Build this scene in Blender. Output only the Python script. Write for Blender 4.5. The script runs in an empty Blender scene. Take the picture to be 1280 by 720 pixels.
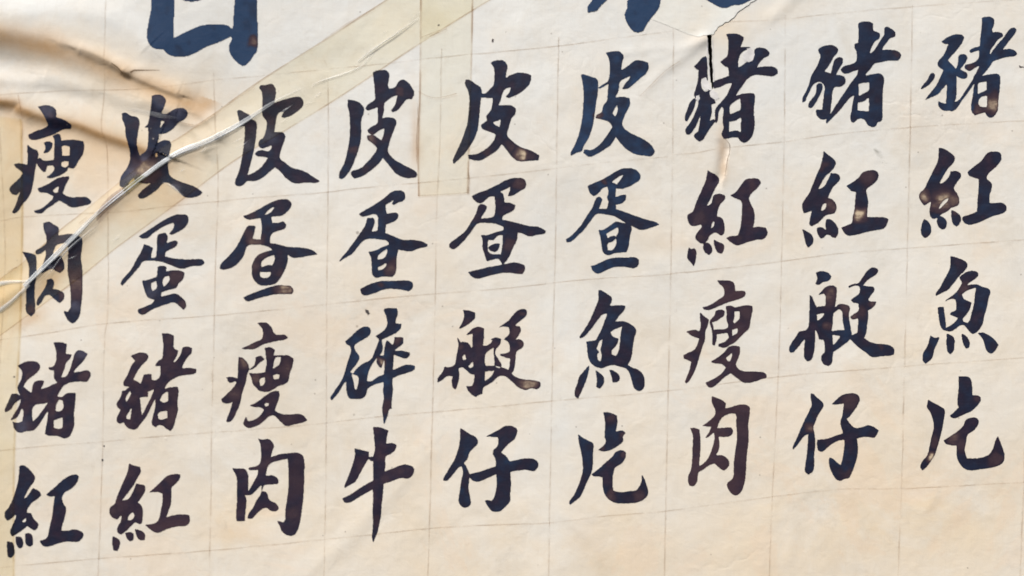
import bpy, math, random
import numpy as np
R = math.radians
rng = np.random.default_rng(7)
random.seed(7)
S = bpy.context.scene
C = S.collection

# ---------------------------------------------------------------- camera, world, sun, exposure
W0, H0 = 1280.0, 720.0
FOV = R(24.0)
cam_data = bpy.data.cameras.new('camera')
cam = bpy.data.objects.new('camera', cam_data)
C.objects.link(cam)
S.camera = cam
cam_data.sensor_width = 36.0
cam_data.lens = 18.0 / math.tan(FOV / 2)
cam_data.clip_start = 0.05
cam_data.clip_end = 50.0
cam_data.dof.use_dof = True
from mathutils import Vector, Matrix
DIST = 0.64 / math.tan(FOV / 2)
eye = Vector((0.22, -DIST, 1.44))
aim = Vector((0.0, 0.0, 1.5))
fwd = (aim - eye).normalized()
right = fwd.cross(Vector((0, 0, 1))).normalized()
up = right.cross(fwd)
roll = R(1.5)
r2 = right * math.cos(roll) + up * math.sin(roll)
u2 = up * math.cos(roll) - right * math.sin(roll)
M = Matrix((r2, u2, -fwd)).transposed().to_4x4()
M.translation = eye
cam.matrix_world = M
F = (W0 / 2) / math.tan(FOV / 2)
cam_data.dof.focus_distance = (aim - eye).length - 0.20
cam_data.dof.aperture_fstop = 4.0

world = bpy.data.worlds.new('World')
S.world = world
world.use_nodes = True
nt = world.node_tree
bg = nt.nodes['Background']
sky = nt.nodes.new('ShaderNodeTexSky')
sky.sky_type = 'NISHITA'
sky.sun_disc = False
SUN_EL, SUN_AZ = 40.0, 200.0
sky.sun_elevation = R(SUN_EL)
sky.air_density = 1.0
sky.dust_density = 4.0
nt.links.new(sky.outputs[0], bg.inputs[0])
bg.inputs[1].default_value = 0.06
# direction the light comes from, seen from the wall: up, to the left and in front of it
sun_from = Vector((-0.66, -0.95, 1.30)).normalized()
sky.sun_elevation = math.asin(sun_from.z)
sky.sun_rotation = math.atan2(sun_from.x, sun_from.y)
sd = bpy.data.lights.new('sun', 'SUN')
sd.energy = 2.9
sd.angle = R(9.0)
sd.color = (1.0, 0.965, 0.915)
sun = bpy.data.objects.new('sun', sd)
C.objects.link(sun)
sun.rotation_euler = (-sun_from).to_track_quat('-Z', 'Y').to_euler()
sun.location = (-2, -3, 5)
vs = S.view_settings
vs.view_transform = 'Standard'
vs.look = 'None'
vs.gamma = 1.0
vs.use_curve_mapping = False
vs.exposure = 0.60

# ---------------------------------------------------------------- sheet coordinates
# the sheet is marked out in millimetres (u to the right, v down); this lays it on the wall plane y = 0
Mr = np.array([[r2.x, u2.x, -fwd.x], [r2.y, u2.y, -fwd.y], [r2.z, u2.z, -fwd.z]])
E0 = np.array(eye)

def wall_pt(u, v, h):
    """point of the sheet plane at (u, v), raised h millimetres off the wall"""
    u = np.asarray(u, float); v = np.asarray(v, float); h = np.asarray(h, float)
    d = np.stack([(u - W0 / 2) / F, -(v - H0 / 2) / F, -np.ones_like(u)], -1) @ Mr.T
    t = -E0[1] / d[..., 1]
    p = E0 + d * t[..., None]
    p[..., 1] -= h * 0.001
    return p

def smooth_noise(shape, cell, seed):
    r = np.random.default_rng(seed)
    ny, nx = shape
    gy, gx = int(ny / cell) + 4, int(nx / cell) + 4
    g = r.standard_normal((gy, gx))
    y = np.arange(ny) / cell; x = np.arange(nx) / cell
    def cub(g, t):
        i = np.floor(t).astype(int); f = t - i
        f = f[:, None]
        a, b, c, d = g[i], g[i + 1], g[np.minimum(i + 2, len(g) - 1)], g[np.minimum(i + 3, len(g) - 1)]
        return b + 0.5 * f * (c - a + f * (2 * a - 5 * b + 4 * c - d + f * (3 * (b - c) + d - a)))
    return cub(cub(g, y).T, x).T

def poly_dist(u, v, pts):
    """signed distance to a polyline (positive = below / right of it) and the parameter 0..1 along it"""
    pts = np.array(pts, float)
    best = np.full(u.shape, 1e9); sg = np.zeros(u.shape); tt = np.zeros(u.shape)
    L = np.concatenate([[0], np.cumsum(np.hypot(*np.diff(pts, axis=0).T))])
    for i in range(len(pts) - 1):
        a, b = pts[i], pts[i + 1]
        d = b - a; l = np.hypot(*d)
        s = np.clip(((u - a[0]) * d[0] + (v - a[1]) * d[1]) / l ** 2, 0, 1)
        q = np.hypot(u - a[0] - s * d[0], v - a[1] - s * d[1])
        cr = d[0] * (v - a[1]) - d[1] * (u - a[0])
        m = q < best
        best = np.where(m, q, best); sg = np.where(m, np.sign(cr), sg); tt = np.where(m, (L[i] + s * l) / L[-1], tt)
    return best * sg, tt

def catmull(pts, n=8, closed=False):
    pts = [np.array(p, float) for p in pts]
    out = []
    N = len(pts)
    rg = range(N) if closed else range(N - 1)
    for i in rg:
        p1, p2 = pts[i % N], pts[(i + 1) % N]
        p0 = pts[(i - 1) % N] if closed or i > 0 else p1
        p3 = pts[(i + 2) % N] if closed or i + 2 < N else p2
        for k in range(n):
            t = k / n
            out.append(0.5 * (2 * p1 + (p2 - p0) * t + (2 * p0 - 5 * p1 + 4 * p2 - p3) * t * t + (3 * p1 - 3 * p2 + p3 - p0) * t ** 3))
    if not closed: out.append(pts[-1])
    return np.array(out)

# ---------------------------------------------------------------- relief of the sheet (mm)
# polyline, rise height, width of the gentle upper side, width of the steep lower side, strength at start / end
FOLD_A = [(-150, 22), (0, 36), (60, 46), (110, 62), (160, 84), (205, 104), (250, 120)]
FOLD_B = [(-120, 122), (14, 126), (34, 136), (67, 147), (100, 154), (133, 167), (165, 178), (196, 190)]
RIDGES = [
    (FOLD_A, 27, 62, 30, 1.0, 0.0),
    (FOLD_B, 12, 36, 10, 0.62, 0.40),
    ([(104, 66), (150, 86), (190, 105), (226, 119)], 5, 12, 5, 0.4, 0.7),
    ([(-20, 62), (40, 70), (100, 84), (140, 98)], 1.3, 14, 11, 0.6, 0.8),
    ([(60, 96), (110, 108), (170, 128), (225, 140)], 3.5, 16, 12, 0.6, 0.8),
    ([(-20, 100), (60, 104), (120, 116)], 2.5, 14, 9, 0.8, 0.5),
    ([(180, 125), (215, 138), (252, 170), (262, 190)], 3, 12, 8, 0.5, 0.9),
    ([(20, 20), (80, 14), (150, 26), (190, 60)], 2.5, 20, 14, 0.5, 0.9),
    ([(80, 56), (120, 68), (148, 82), (160, 92)], 3.0, 9, 4, 0.3, 1.0),
    ([(160, 94), (178, 88), (204, 89)], 1.0, 6, 3, 1.0, 0.1),
    ([(20, 118), (30, 128), (40, 150)], 1.6, 10, 6, 0.2, 0.8),
    ([(244, 140), (262, 152), (276, 172)], 2.2, 9, 5, 0.4, 1.0),
    ([(220, 152), (248, 158), (268, 146)], 0.9, 6, 3, 0.4, 1.0),
    ([(330, 84), (350, 60), (420, 60)], 0.8, 18, 12, 0.5, 0.5),
    ([(800, 122), (830, 90), (862, 66), (882, 50)], 1.6, 9, 7, 0.2, 1.0),
    ([(810, 80), (850, 62), (880, 52)], 1.2, 8, 6, 0.2, 1.0),
    ([(776, 70), (800, 66), (836, 60)], 0.7, 8, 5, 0.6, 0.6),
    ([(960, 26), (975, 14), (1000, -10)], 1.2, 10, 8, 0.8, 0.8),
    ([(1040, 150), (1080, 60), (1100, -20)], 0.7, 26, 20, 0.6, 0.8),
    ([(430, 690), (470, 640), (540, 560)], 0.9, 20, 10, 0.8, 0.6),
    ([(380, 720), (440, 668), (470, 630)], 0.7, 14, 8, 0.8, 0.6),
    ([(700, 640), (735, 670), (752, 700)], 0.8, 12, 8, 0.6, 0.9),
    ([(965, 640), (990, 655), (985, 700)], 0.6, 10, 8, 0.6, 0.9),
    ([(1150, 640), (1165, 628), (1170, 610)], 0.5, 8, 5, 0.6, 0.9),
    ([(860, 300), (850, 320), (820, 335)], 1.0, 22, 14, 0.7, 0.5),
    ([(0, 520), (30, 500), (60, 470)], 0.8, 14, 10, 0.8, 0.5),
]
TEAR = [(889, 108), (893, 122), (897, 132), (892, 148), (897, 160), (904, 172), (911, 184), (910, 196), (907, 206), (906, 218), (902, 228), (905, 242)]
FILM = [(-60, 398), (-10, 384), (12, 372), (34, 358), (60, 333), (85, 308), (125, 268), (160, 239), (200, 209), (230, 191), (262, 178), (290, 163), (318, 146), (342, 130), (378, 112), (392, 102), (440, 88), (474, 62), (525, 22)]
UX = np.unique(np.concatenate([np.linspace(-420, -30, 60), np.arange(-30, 1312, 1.6), np.linspace(1312, 1700, 60)]))
VY = np.unique(np.concatenate([np.linspace(-260, -20, 50), np.arange(-20, 742, 1.6), np.linspace(742, 980, 40)]))
UU, VV = np.meshgrid(UX, VY)

def relief(u, v):
    h = np.zeros(u.shape)
    h += 1.4 * np.sin(u / 97 + 0.6 * np.sin(v / 71)) + 0.9 * np.sin(v / 83 + u / 160 + 1.3) + 0.5 * np.sin(u / 41 - v / 53)
    for pts, A, w1, w2, a0, a1 in RIDGES:
        s, t = poly_dist(u, v, catmull(pts, 5))
        a = a0 + (a1 - a0) * t
        end = np.where((t <= 0) | (t >= 1), 0.75, 1.0)
        h += A * a * end * np.where(s < 0, np.exp(-(s / w1) ** 2), np.exp(-(s / w2) ** 2))
    # the torn crack: the left lip sinks towards it, the right lip stands proud
    s, t = poly_dist(u, v, catmull(TEAR, 5))
    s = -s
    m = np.clip((v - 174) / 12, 0, 1) * np.clip((238 - v) / 12, 0, 1) * (np.abs(s) < 40)
    h += m * (-1.9 * np.exp(-((s + 5) / 6.0) ** 2) * (s < 0) + 0.35 * np.exp(-(s / 9) ** 2) * (s >= 0))
    # paper pulled up under the fold of the clear tape
    s, t = poly_dist(u, v, FILM)
    h += 2.2 * np.exp(-(s / 11) ** 2) * np.clip((430 - u) / 200, 0, 1)
    return h

HH = relief(UU, VV)
HH += 0.22 * smooth_noise(UU.shape, 22, 3) + 0.055 * smooth_noise(UU.shape, 8, 4) + 0.03 * smooth_noise(UU.shape, 4, 5)
# long soft pulls across the tape area
HH += 12.0   # stands a little off the wall

def surf(u, v):
    """height of the sheet at any point, read off the same grid the mesh uses"""
    u = np.asarray(u, float); v = np.asarray(v, float)
    i = np.clip(np.searchsorted(UX, u) - 1, 0, len(UX) - 2); j = np.clip(np.searchsorted(VY, v) - 1, 0, len(VY) - 2)
    fu = (u - UX[i]) / (UX[i + 1] - UX[i]); fv = (v - VY[j]) / (VY[j + 1] - VY[j])
    return (HH[j, i] * (1 - fu) + HH[j, i + 1] * fu) * (1 - fv) + (HH[j + 1, i] * (1 - fu) + HH[j + 1, i + 1] * fu) * fv

def blob(u, v, cx, cy, rx, ry, ang=0.0):
    c, s = math.cos(R(ang)), math.sin(R(ang))
    x = (u - cx) * c + (v - cy) * s; y = -(u - cx) * s + (v - cy) * c
    return np.exp(-(x / rx) ** 2 - (y / ry) ** 2)

def warmth(u, v):
    w = 0.24 + 0.26 * np.clip((v - 250) / 450, 0, 1)
    w = w - 0.30 * blob(u, v, 420, 10, 260, 90) - 0.28 * blob(u, v, 90, 0, 170, 40) - 0.22 * blob(u, v, 700, 60, 170, 150) - 0.25 * blob(u, v, 1080, 90, 170, 110)
    w = w + 0.45 * blob(u, v, 60, 60, 130, 30, 14) + 0.3 * blob(u, v, 190, 118, 60, 22, 20) + 0.35 * blob(u, v, 60, 160, 130, 36, 12) + 0.35 * blob(u, v, 235, 128, 40, 30, 30)
    w = w + 0.45 * blob(u, v, 150, 200, 90, 50) + 0.25 * blob(u, v, 10, 280, 70, 110) + 0.2 * blob(u, v, 30, 360, 60, 50)
    w = w + 0.35 * blob(u, v, 960, 18, 90, 26, -15) + 0.35 * blob(u, v, 905, 40, 26, 20) + 0.2 * blob(u, v, 900, 180, 30, 60)
    w = w + 0.22 * blob(u, v, 300, 655, 60, 30) + 0.22 * blob(u, v, 850, 300, 40, 24) + 0.18 * blob(u, v, 740, 690, 60, 40) + 0.2 * blob(u, v, 1200, 640, 180, 90) + 0.14 * blob(u, v, 1000, 660, 160, 60)
    return np.clip(w, 0, 1)

def stain_and_shade(u, v):  # brown stains, plus the shade below both fold crests painted in
    d, t = poly_dist(u, v, catmull(FOLD_A, 5))
    s = (0.95 - 0.35 * t) * np.exp(-((d - 14) / np.where(d < 14, 17, 13)) ** 2)
    d, t = poly_dist(u, v, catmull(FOLD_B, 5))
    s = s + 0.8 * np.exp(-((d - 5) / np.where(d < 5, 7, 6)) ** 2) + 0.25 * np.exp(-((d - 12) / 16) ** 2)
    s = s + 0.3 * blob(u, v, 232, 132, 40, 18, 30) + 0.34 * blob(u, v, 195, 232, 85, 28, -38) + 0.22 * blob(u, v, 60, 345, 60, 26, -38) + 0.2 * blob(u, v, 14, 250, 26, 110) + 0.16 * blob(u, v, 100, 300, 60, 20, -40)
    s = s + 0.4 * blob(u, v, 60, 360, 40, 8, -40) + 0.45 * blob(u, v, 40, 400, 24, 7, -30) + 0.35 * blob(u, v, 225, 250, 24, 10, -40)
    s = s + 0.55 * blob(u, v, 903, 182, 7, 22, 0) + 0.4 * blob(u, v, 904, 215, 6, 16) + 0.3 * blob(u, v, 900, 30, 30, 6, -40) + 0.4 * blob(u, v, 520, 165, 5, 34) + 0.3 * blob(u, v, 522, 190, 8, 14)
    s = s + 0.16 * blob(u, v, 300, 665, 46, 12) + 0.16 * blob(u, v, 848, 306, 26, 10) + 0.14 * blob(u, v, 742, 680, 20, 40, -30) + 0.10 * blob(u, v, 1165, 628, 8, 14)
    return np.clip(s, 0, 1)

# ---------------------------------------------------------------- mesh helpers
def link(o, parent=None):
    C.objects.link(o)
    if parent: o.parent = parent
    return o

def mesh_obj(name, verts, faces, mat, parent=None, smooth=True, attrs=None, uvs=None):
    me = bpy.data.meshes.new(name)
    verts = np.asarray(verts, float)
    if isinstance(faces, np.ndarray):
        nf, k = faces.shape
        me.vertices.add(len(verts)); me.vertices.foreach_set('co', verts.ravel())
        me.loops.add(nf * k); me.loops.foreach_set('vertex_index', faces.ravel().astype(np.int32))
        me.polygons.add(nf); me.polygons.foreach_set('loop_start', np.arange(0, nf * k, k, dtype=np.int32))
        me.update(calc_edges=True)
    else:
        me.from_pydata(verts.tolist(), [], faces)
    if smooth: me.polygons.foreach_set('use_smooth', np.ones(len(me.polygons), bool))
    for k, a in (attrs or {}).items():
        at = me.attributes.new(k, 'FLOAT', 'POINT'); at.data.foreach_set('value', np.asarray(a, np.float32).ravel())
    if uvs is not None:
        uv = me.uv_layers.new(name='UVMap')
        li = np.zeros(len(me.loops), np.int32); me.loops.foreach_get('vertex_index', li)
        uv.data.foreach_set('uv', np.asarray(uvs, np.float32)[li].ravel())
    me.materials.append(mat)
    me.validate()
    o = bpy.data.objects.new(name, me)
    return link(o, parent)

def grid_faces(ny, nx, flip=False):
    i = np.arange(ny - 1)[:, None] * nx + np.arange(nx - 1)[None, :]
    f = np.stack([i, i + nx, i + nx + 1, i + 1], -1).reshape(-1, 4)
    return f[:, ::-1] if flip else f

def thing(name, label, cat, group=None, o=None):
    if o is None:
        o = link(bpy.data.objects.new(name, None)); o.empty_display_size = 0.1
    o['label'] = label; o['category'] = cat
    if group: o['group'] = group
    return o

# ---------------------------------------------------------------- materials
def new_mat(name):
    m = bpy.data.materials.new(name); m.use_nodes = True
    t = m.node_tree; t.nodes.clear()
    out = t.nodes.new('ShaderNodeOutputMaterial')
    return m, t, out

def N(t, kind, **kw):
    n = t.nodes.new(kind)
    for k, v in kw.items():
        if k in n.inputs.keys() if hasattr(n.inputs, 'keys') else False: n.inputs[k].default_value = v
        else: setattr(n, k, v)
    return n

def coords(t, scale=1.0):
    tc = t.nodes.new('ShaderNodeTexCoord'); mp = t.nodes.new('ShaderNodeMapping')
    mp.inputs['Scale'].default_value = (scale,) * 3
    t.links.new(tc.outputs['Object'], mp.inputs[0])
    return mp.outputs[0]

def noise(t, vec, scale, detail=4, rough=0.55, dist=0.0):
    n = t.nodes.new('ShaderNodeTexNoise')
    n.inputs['Scale'].default_value = scale; n.inputs['Detail'].default_value = detail
    n.inputs['Roughness'].default_value = rough; n.inputs['Distortion'].default_value = dist
    t.links.new(vec, n.inputs['Vector'])
    return n.outputs['Fac']

def ramp(t, fac, stops):
    r = t.nodes.new('ShaderNodeValToRGB')
    e = r.color_ramp.elements
    while len(e) < len(stops): e.new(0.5)
    for k, (p, c) in enumerate(stops):
        e[k].position = p; e[k].color = (c, c, c, 1) if isinstance(c, (int, float)) else (*c, 1)
    t.links.new(fac, r.inputs[0])
    return r.outputs[0]

def math_(t, op, a, b=None, clamp=False):
    n = t.nodes.new('ShaderNodeMath'); n.operation = op; n.use_clamp = clamp
    for i, x in enumerate((a, b)):
        if x is None: continue
        if isinstance(x, (int, float)): n.inputs[i].default_value = x
        else: t.links.new(x, n.inputs[i])
    return n.outputs[0]

def mix(t, fac, a, b, mode='MIX'):
    n = t.nodes.new('ShaderNodeMix'); n.data_type = 'RGBA'; n.blend_type = mode
    for sock, x in ((n.inputs[0], fac), (n.inputs[6], a), (n.inputs[7], b)):
        if isinstance(x, (int, float)): sock.default_value = x
        elif isinstance(x, tuple): sock.default_value = (*x, 1)
        else: t.links.new(x, sock)
    return n.outputs[2]

def attr(t, name):
    a = t.nodes.new('ShaderNodeAttribute'); a.attribute_name = name
    return a.outputs['Fac']

def paper_material(name, cool=(0.69, 0.695, 0.675), warm=(0.735, 0.60, 0.42)):
    m, t, out = new_mat(name)
    v = coords(t)
    w = attr(t, 'warm'); s = attr(t, 'stain_shade')
    n1 = noise(t, v, 5.0, 6, 0.6); n2 = noise(t, v, 22.0, 5, 0.65); n3 = noise(t, v, 90.0, 4, 0.6)
    wf = math_(t, 'ADD', w, math_(t, 'MULTIPLY', math_(t, 'SUBTRACT', n1, 0.5), 1.05))
    wf = math_(t, 'ADD', wf, math_(t, 'MULTIPLY', math_(t, 'SUBTRACT', n2, 0.5), 0.45), clamp=True)
    base = mix(t, wf, cool, warm)
    pale = ramp(t, noise(t, v, 7.3, 7, 0.68, 0.8), [(0.50, 0.0), (0.70, 1.0)])
    base = mix(t, math_(t, 'MULTIPLY', pale, 0.45), base, (0.76, 0.755, 0.72))
    peach = ramp(t, noise(t, v, 4.1, 7, 0.66, 1.2), [(0.53, 0.0), (0.56, 0.7), (0.72, 1.0)])
    base = mix(t, math_(t, 'MULTIPLY', peach, math_(t, 'MULTIPLY', wf, 0.55)), base, (0.74, 0.575, 0.42))
    sf = math_(t, 'MULTIPLY', s, ramp(t, n2, [(0.25, 0.55), (0.75, 1.15)]))
    base = mix(t, sf, base, (0.50, 0.295, 0.13))
    # cloudy soiling
    soil = ramp(t, noise(t, v, 11.0, 8, 0.72, 0.6), [(0.50, 0.0), (0.78, 1.0)])
    base = mix(t, math_(t, 'MULTIPLY', soil, 0.34), base, (0.50, 0.44, 0.34))
    grey = ramp(t, noise(t, v, 34.0, 6, 0.75, 0.3), [(0.60, 0.0), (0.80, 1.0)])
    base = mix(t, math_(t, 'MULTIPLY', grey, 0.34), base, (0.40, 0.35, 0.29))
    # fibres: stretched fine streaks, both ways
    for sc in ((420, 60, 30), (30, 60, 520)):
        mp = t.nodes.new('ShaderNodeMapping'); mp.inputs['Scale'].default_value = sc
        t.links.new(v, mp.inputs[0])
        f = noise(t, mp.outputs[0], 1.0, 3, 0.6)
        base = mix(t, math_(t, 'MULTIPLY', ramp(t, f, [(0.52, 0.0), (0.75, 1.0)]), 0.07), base, (0.46, 0.38, 0.28))
    # fly specks
    vo = t.nodes.new('ShaderNodeTexVoronoi'); vo.inputs['Scale'].default_value = 26.0; t.links.new(v, vo.inputs['Vector'])
    vp = t.nodes.new('ShaderNodeTexVoronoi'); vp.inputs['Scale'].default_value = 70.0; t.links.new(v, vp.inputs['Vector'])
    for vn, r0, r1, st in ((vo, 0.035, 0.075, 0.75), (vp, 0.05, 0.10, 0.45)):
        gate = t.nodes.new('ShaderNodeSeparateColor'); t.links.new(vn.outputs['Color'], gate.inputs[0])
        g = ramp(t, gate.outputs[0], [(0.90, 0.0), (0.93, 1.0)])
        sp = math_(t, 'MULTIPLY', ramp(t, vn.outputs['Distance'], [(r0, 1.0), (r1, 0.0)]), g)
        base = mix(t, math_(t, 'MULTIPLY', sp, st), base, (0.10, 0.07, 0.05))
    bs = t.nodes.new('ShaderNodeBsdfPrincipled')
    t.links.new(base, bs.inputs['Base Color'])
    bs.inputs['Roughness'].default_value = 0.62
    bs.inputs['Specular IOR Level'].default_value = 0.25
    bs.inputs['Coat Weight'].default_value = 0.10
    bs.inputs['Coat Roughness'].default_value = 0.35
    bp = t.nodes.new('ShaderNodeBump'); bp.inputs['Strength'].default_value = 0.4; bp.inputs['Distance'].default_value = 0.0014
    hgt = math_(t, 'ADD', math_(t, 'MULTIPLY', noise(t, v, 60.0, 8, 0.62, 0.5), 0.9), math_(t, 'MULTIPLY', noise(t, v, 700.0, 4, 0.7), 0.10))
    # fine crumple creases
    rd = t.nodes.new('ShaderNodeTexVoronoi'); rd.feature = 'DISTANCE_TO_EDGE'; rd.inputs['Scale'].default_value = 9.0
    wv = t.nodes.new('ShaderNodeTexNoise'); wv.inputs['Scale'].default_value = 14.0; wv.inputs['Detail'].default_value = 5
    t.links.new(v, wv.inputs['Vector'])
    av = t.nodes.new('ShaderNodeMixRGB'); av.inputs[0].default_value = 0.16; t.links.new(v, av.inputs[1]); t.links.new(wv.outputs['Color'], av.inputs[2])
    t.links.new(av.outputs[0], rd.inputs['Vector'])
    crs = ramp(t, rd.outputs['Distance'], [(0.0, 0.0), (0.05, 1.0)])
    hgt = math_(t, 'ADD', hgt, math_(t, 'MULTIPLY', crs, math_(t, 'MULTIPLY', ramp(t, n1, [(0.45, 0.0), (0.65, 1.0)]), 0.25)))
    t.links.new(hgt, bp.inputs['Height']); t.links.new(bp.outputs[0], bs.inputs['Normal'])
    t.links.new(bs.outputs[0], out.inputs[0])
    return m

def ink_material():
    m, t, out = new_mat('brush_ink')
    v = coords(t)
    wash = attr(t, 'wash'); painted_sheen = attr(t, 'painted_sheen'); tone = attr(t, 'tone'); depth = attr(t, 'depth')
    n1 = noise(t, v, 38.0, 5, 0.6); n2 = noise(t, v, 130.0, 5, 0.65)
    mp = t.nodes.new('ShaderNodeMapping'); mp.inputs['Rotation'].default_value = (0, R(62), 0); mp.inputs['Scale'].default_value = (70, 70, 380)
    t.links.new(v, mp.inputs[0])
    streak = noise(t, mp.outputs[0], 1.0, 3, 0.6)
    # black-blue to plum where the ink is dense
    k = math_(t, 'ADD', math_(t, 'MULTIPLY', math_(t, 'SUBTRACT', n1, 0.5), 0.95), math_(t, 'ADD', 0.45, tone), clamp=True)
    dense = ramp(t, k, [(0.0, (0.014, 0.040, 0.098)), (0.26, (0.009, 0.018, 0.046)), (0.48, (0.010, 0.010, 0.026)), (0.62, (0.019, 0.012, 0.028)), (0.9, (0.045, 0.024, 0.034))])
    dense = mix(t, math_(t, 'MULTIPLY', ramp(t, streak, [(0.5, 0.0), (0.75, 1.0)]), 0.16), dense, (0.045, 0.048, 0.085))
    # thin washes: brown, then the bare paper tone; keeps a dark pooled rim
    wv = math_(t, 'ADD', wash, math_(t, 'MULTIPLY', math_(t, 'SUBTRACT', n2, 0.5), math_(t, 'MULTIPLY', wash, 1.1)))
    wv = math_(t, 'ADD', wv, math_(t, 'MULTIPLY', math_(t, 'SUBTRACT', streak, 0.5), math_(t, 'MULTIPLY', wash, 0.6)))
    wv = math_(t, 'MULTIPLY', wv, ramp(t, depth, [(0.0, 0.45), (0.75, 1.0)]), clamp=True)
    thin = ramp(t, wv, [(0.08, (0.020, 0.012, 0.024)), (0.42, (0.048, 0.028, 0.038)), (0.66, (0.115, 0.075, 0.066)), (0.86, (0.30, 0.23, 0.17)), (1.0, (0.52, 0.42, 0.30))])
    col = mix(t, ramp(t, wv, [(0.02, 0.0), (0.22, 1.0)]), dense, thin)
    sheen = math_(t, 'MULTIPLY', painted_sheen, ramp(t, n2, [(0.3, 0.5), (0.7, 1.0)]))
    col = mix(t, sheen, col, (0.16, 0.17, 0.25))  # bluish sheen of the clear tape, painted into the ink colour
    # pin holes and dust in the ink
    vo = t.nodes.new('ShaderNodeTexVoronoi'); vo.inputs['Scale'].default_value = 120.0; t.links.new(v, vo.inputs['Vector'])
    gate = t.nodes.new('ShaderNodeSeparateColor'); t.links.new(vo.outputs['Color'], gate.inputs[0])
    sp = math_(t, 'MULTIPLY', ramp(t, vo.outputs['Distance'], [(0.08, 1.0), (0.16, 0.0)]), ramp(t, gate.outputs[1], [(0.90, 0.0), (0.93, 1.0)]))
    col = mix(t, math_(t, 'MULTIPLY', sp, 0.55), col, (0.42, 0.38, 0.34))
    bs = t.nodes.new('ShaderNodeBsdfPrincipled')
    t.links.new(col, bs.inputs['Base Color'])
    bs.inputs['Roughness'].default_value = 0.5
    bs.inputs['Specular IOR Level'].default_value = 0.28
    bp = t.nodes.new('ShaderNodeBump'); bp.inputs['Strength'].default_value = 0.35; bp.inputs['Distance'].default_value = 0.001
    t.links.new(n2, bp.inputs['Height']); t.links.new(bp.outputs[0], bs.inputs['Normal'])
    fz = math_(t, 'MULTIPLY', math_(t, 'SUBTRACT', noise(t, v, 520.0, 3, 0.7), 0.5), 1.1)
    al = ramp(t, math_(t, 'ADD', attr(t, 'cover'), fz), [(0.15, 0.0), (0.70, 1.0)])
    t.links.new(math_(t, 'MAXIMUM', al, ramp(t, attr(t, 'cover'), [(0.75, 0.0), (1.0, 1.0)])), bs.inputs['Alpha'])
    t.links.new(bs.outputs[0], out.inputs[0])
    return m

def film_material(name, tint, rim, gloss=0.03, rimw=0.010, rough=0.22):
    """clear aged tape: filters what lies under it, a little shine, dirt caught along the edges (UV.y runs across it)"""
    m, t, out = new_mat(name)
    v = coords(t)
    uv = t.nodes.new('ShaderNodeUVMap'); sx = t.nodes.new('ShaderNodeSeparateXYZ'); t.links.new(uv.outputs[0], sx.inputs[0])
    y = sx.outputs['Y']
    e = math_(t, 'MINIMUM', y, math_(t, 'SUBTRACT', 1.0, y))
    nz = noise(t, v, 24.0, 6, 0.7)
    ed = math_(t, 'MULTIPLY', ramp(t, e, [(0.0, 1.0), (rimw, 0.85), (rimw * 2.2, 0.0)]), ramp(t, nz, [(0.35, 0.15), (0.6, 1.0)]))
    body = mix(t, ramp(t, noise(t, v, 9.0, 6, 0.65), [(0.3, 0.0), (0.7, 1.0)]), tint, tuple(min(1, c * 0.5 + 0.5) for c in tint))
    col = mix(t, math_(t, 'MULTIPLY', ed, 0.75), body, rim)
    tr = t.nodes.new('ShaderNodeBsdfTransparent'); t.links.new(col, tr.inputs[0])
    gl = t.nodes.new('ShaderNodeBsdfGlossy'); gl.inputs['Roughness'].default_value = rough
    bp = t.nodes.new('ShaderNodeBump'); bp.inputs['Strength'].default_value = 0.6; bp.inputs['Distance'].default_value = 0.001
    t.links.new(noise(t, v, 45.0, 4, 0.5, 0.6), bp.inputs['Height']); t.links.new(bp.outputs[0], gl.inputs['Normal'])
    mx = t.nodes.new('ShaderNodeMixShader'); mx.inputs[0].default_value = gloss
    t.links.new(tr.outputs[0], mx.inputs[1]); t.links.new(gl.outputs[0], mx.inputs[2])
    t.links.new(mx.outputs[0], out.inputs[0])
    return m

def line_material(name, tint, breakup):
    m, t, out = new_mat(name)
    v = coords(t)
    nz = ramp(t, noise(t, v, 30.0, 6, 0.75), breakup)
    uv = t.nodes.new('ShaderNodeUVMap'); sx = t.nodes.new('ShaderNodeSeparateXYZ'); t.links.new(uv.outputs[0], sx.inputs[0])
    e = math_(t, 'MINIMUM', sx.outputs['Y'], math_(t, 'SUBTRACT', 1.0, sx.outputs['Y']))
    col = mix(t, math_(t, 'MULTIPLY', nz, ramp(t, e, [(0.0, 0.0), (0.5, 1.0)])), (1.0, 1.0, 1.0), tint)
    tr = t.nodes.new('ShaderNodeBsdfTransparent'); t.links.new(col, tr.inputs[0])
    t.links.new(tr.outputs[0], out.inputs[0])
    return m

def simple_material(name, col, rough=0.6, var=0.3, scale=60.0, transmission=0.0, alpha=1.0):
    m, t, out = new_mat(name)
    v = coords(t)
    c = mix(t, ramp(t, noise(t, v, scale, 6, 0.65), [(0.3, 0.0), (0.7, 1.0)]), tuple(x * (1 - var) for x in col), col)
    bs = t.nodes.new('ShaderNodeBsdfPrincipled'); t.links.new(c, bs.inputs['Base Color'])
    bs.inputs['Roughness'].default_value = rough
    bs.inputs['Alpha'].default_value = alpha
    t.links.new(bs.outputs[0], out.inputs[0])
    return m

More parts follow.
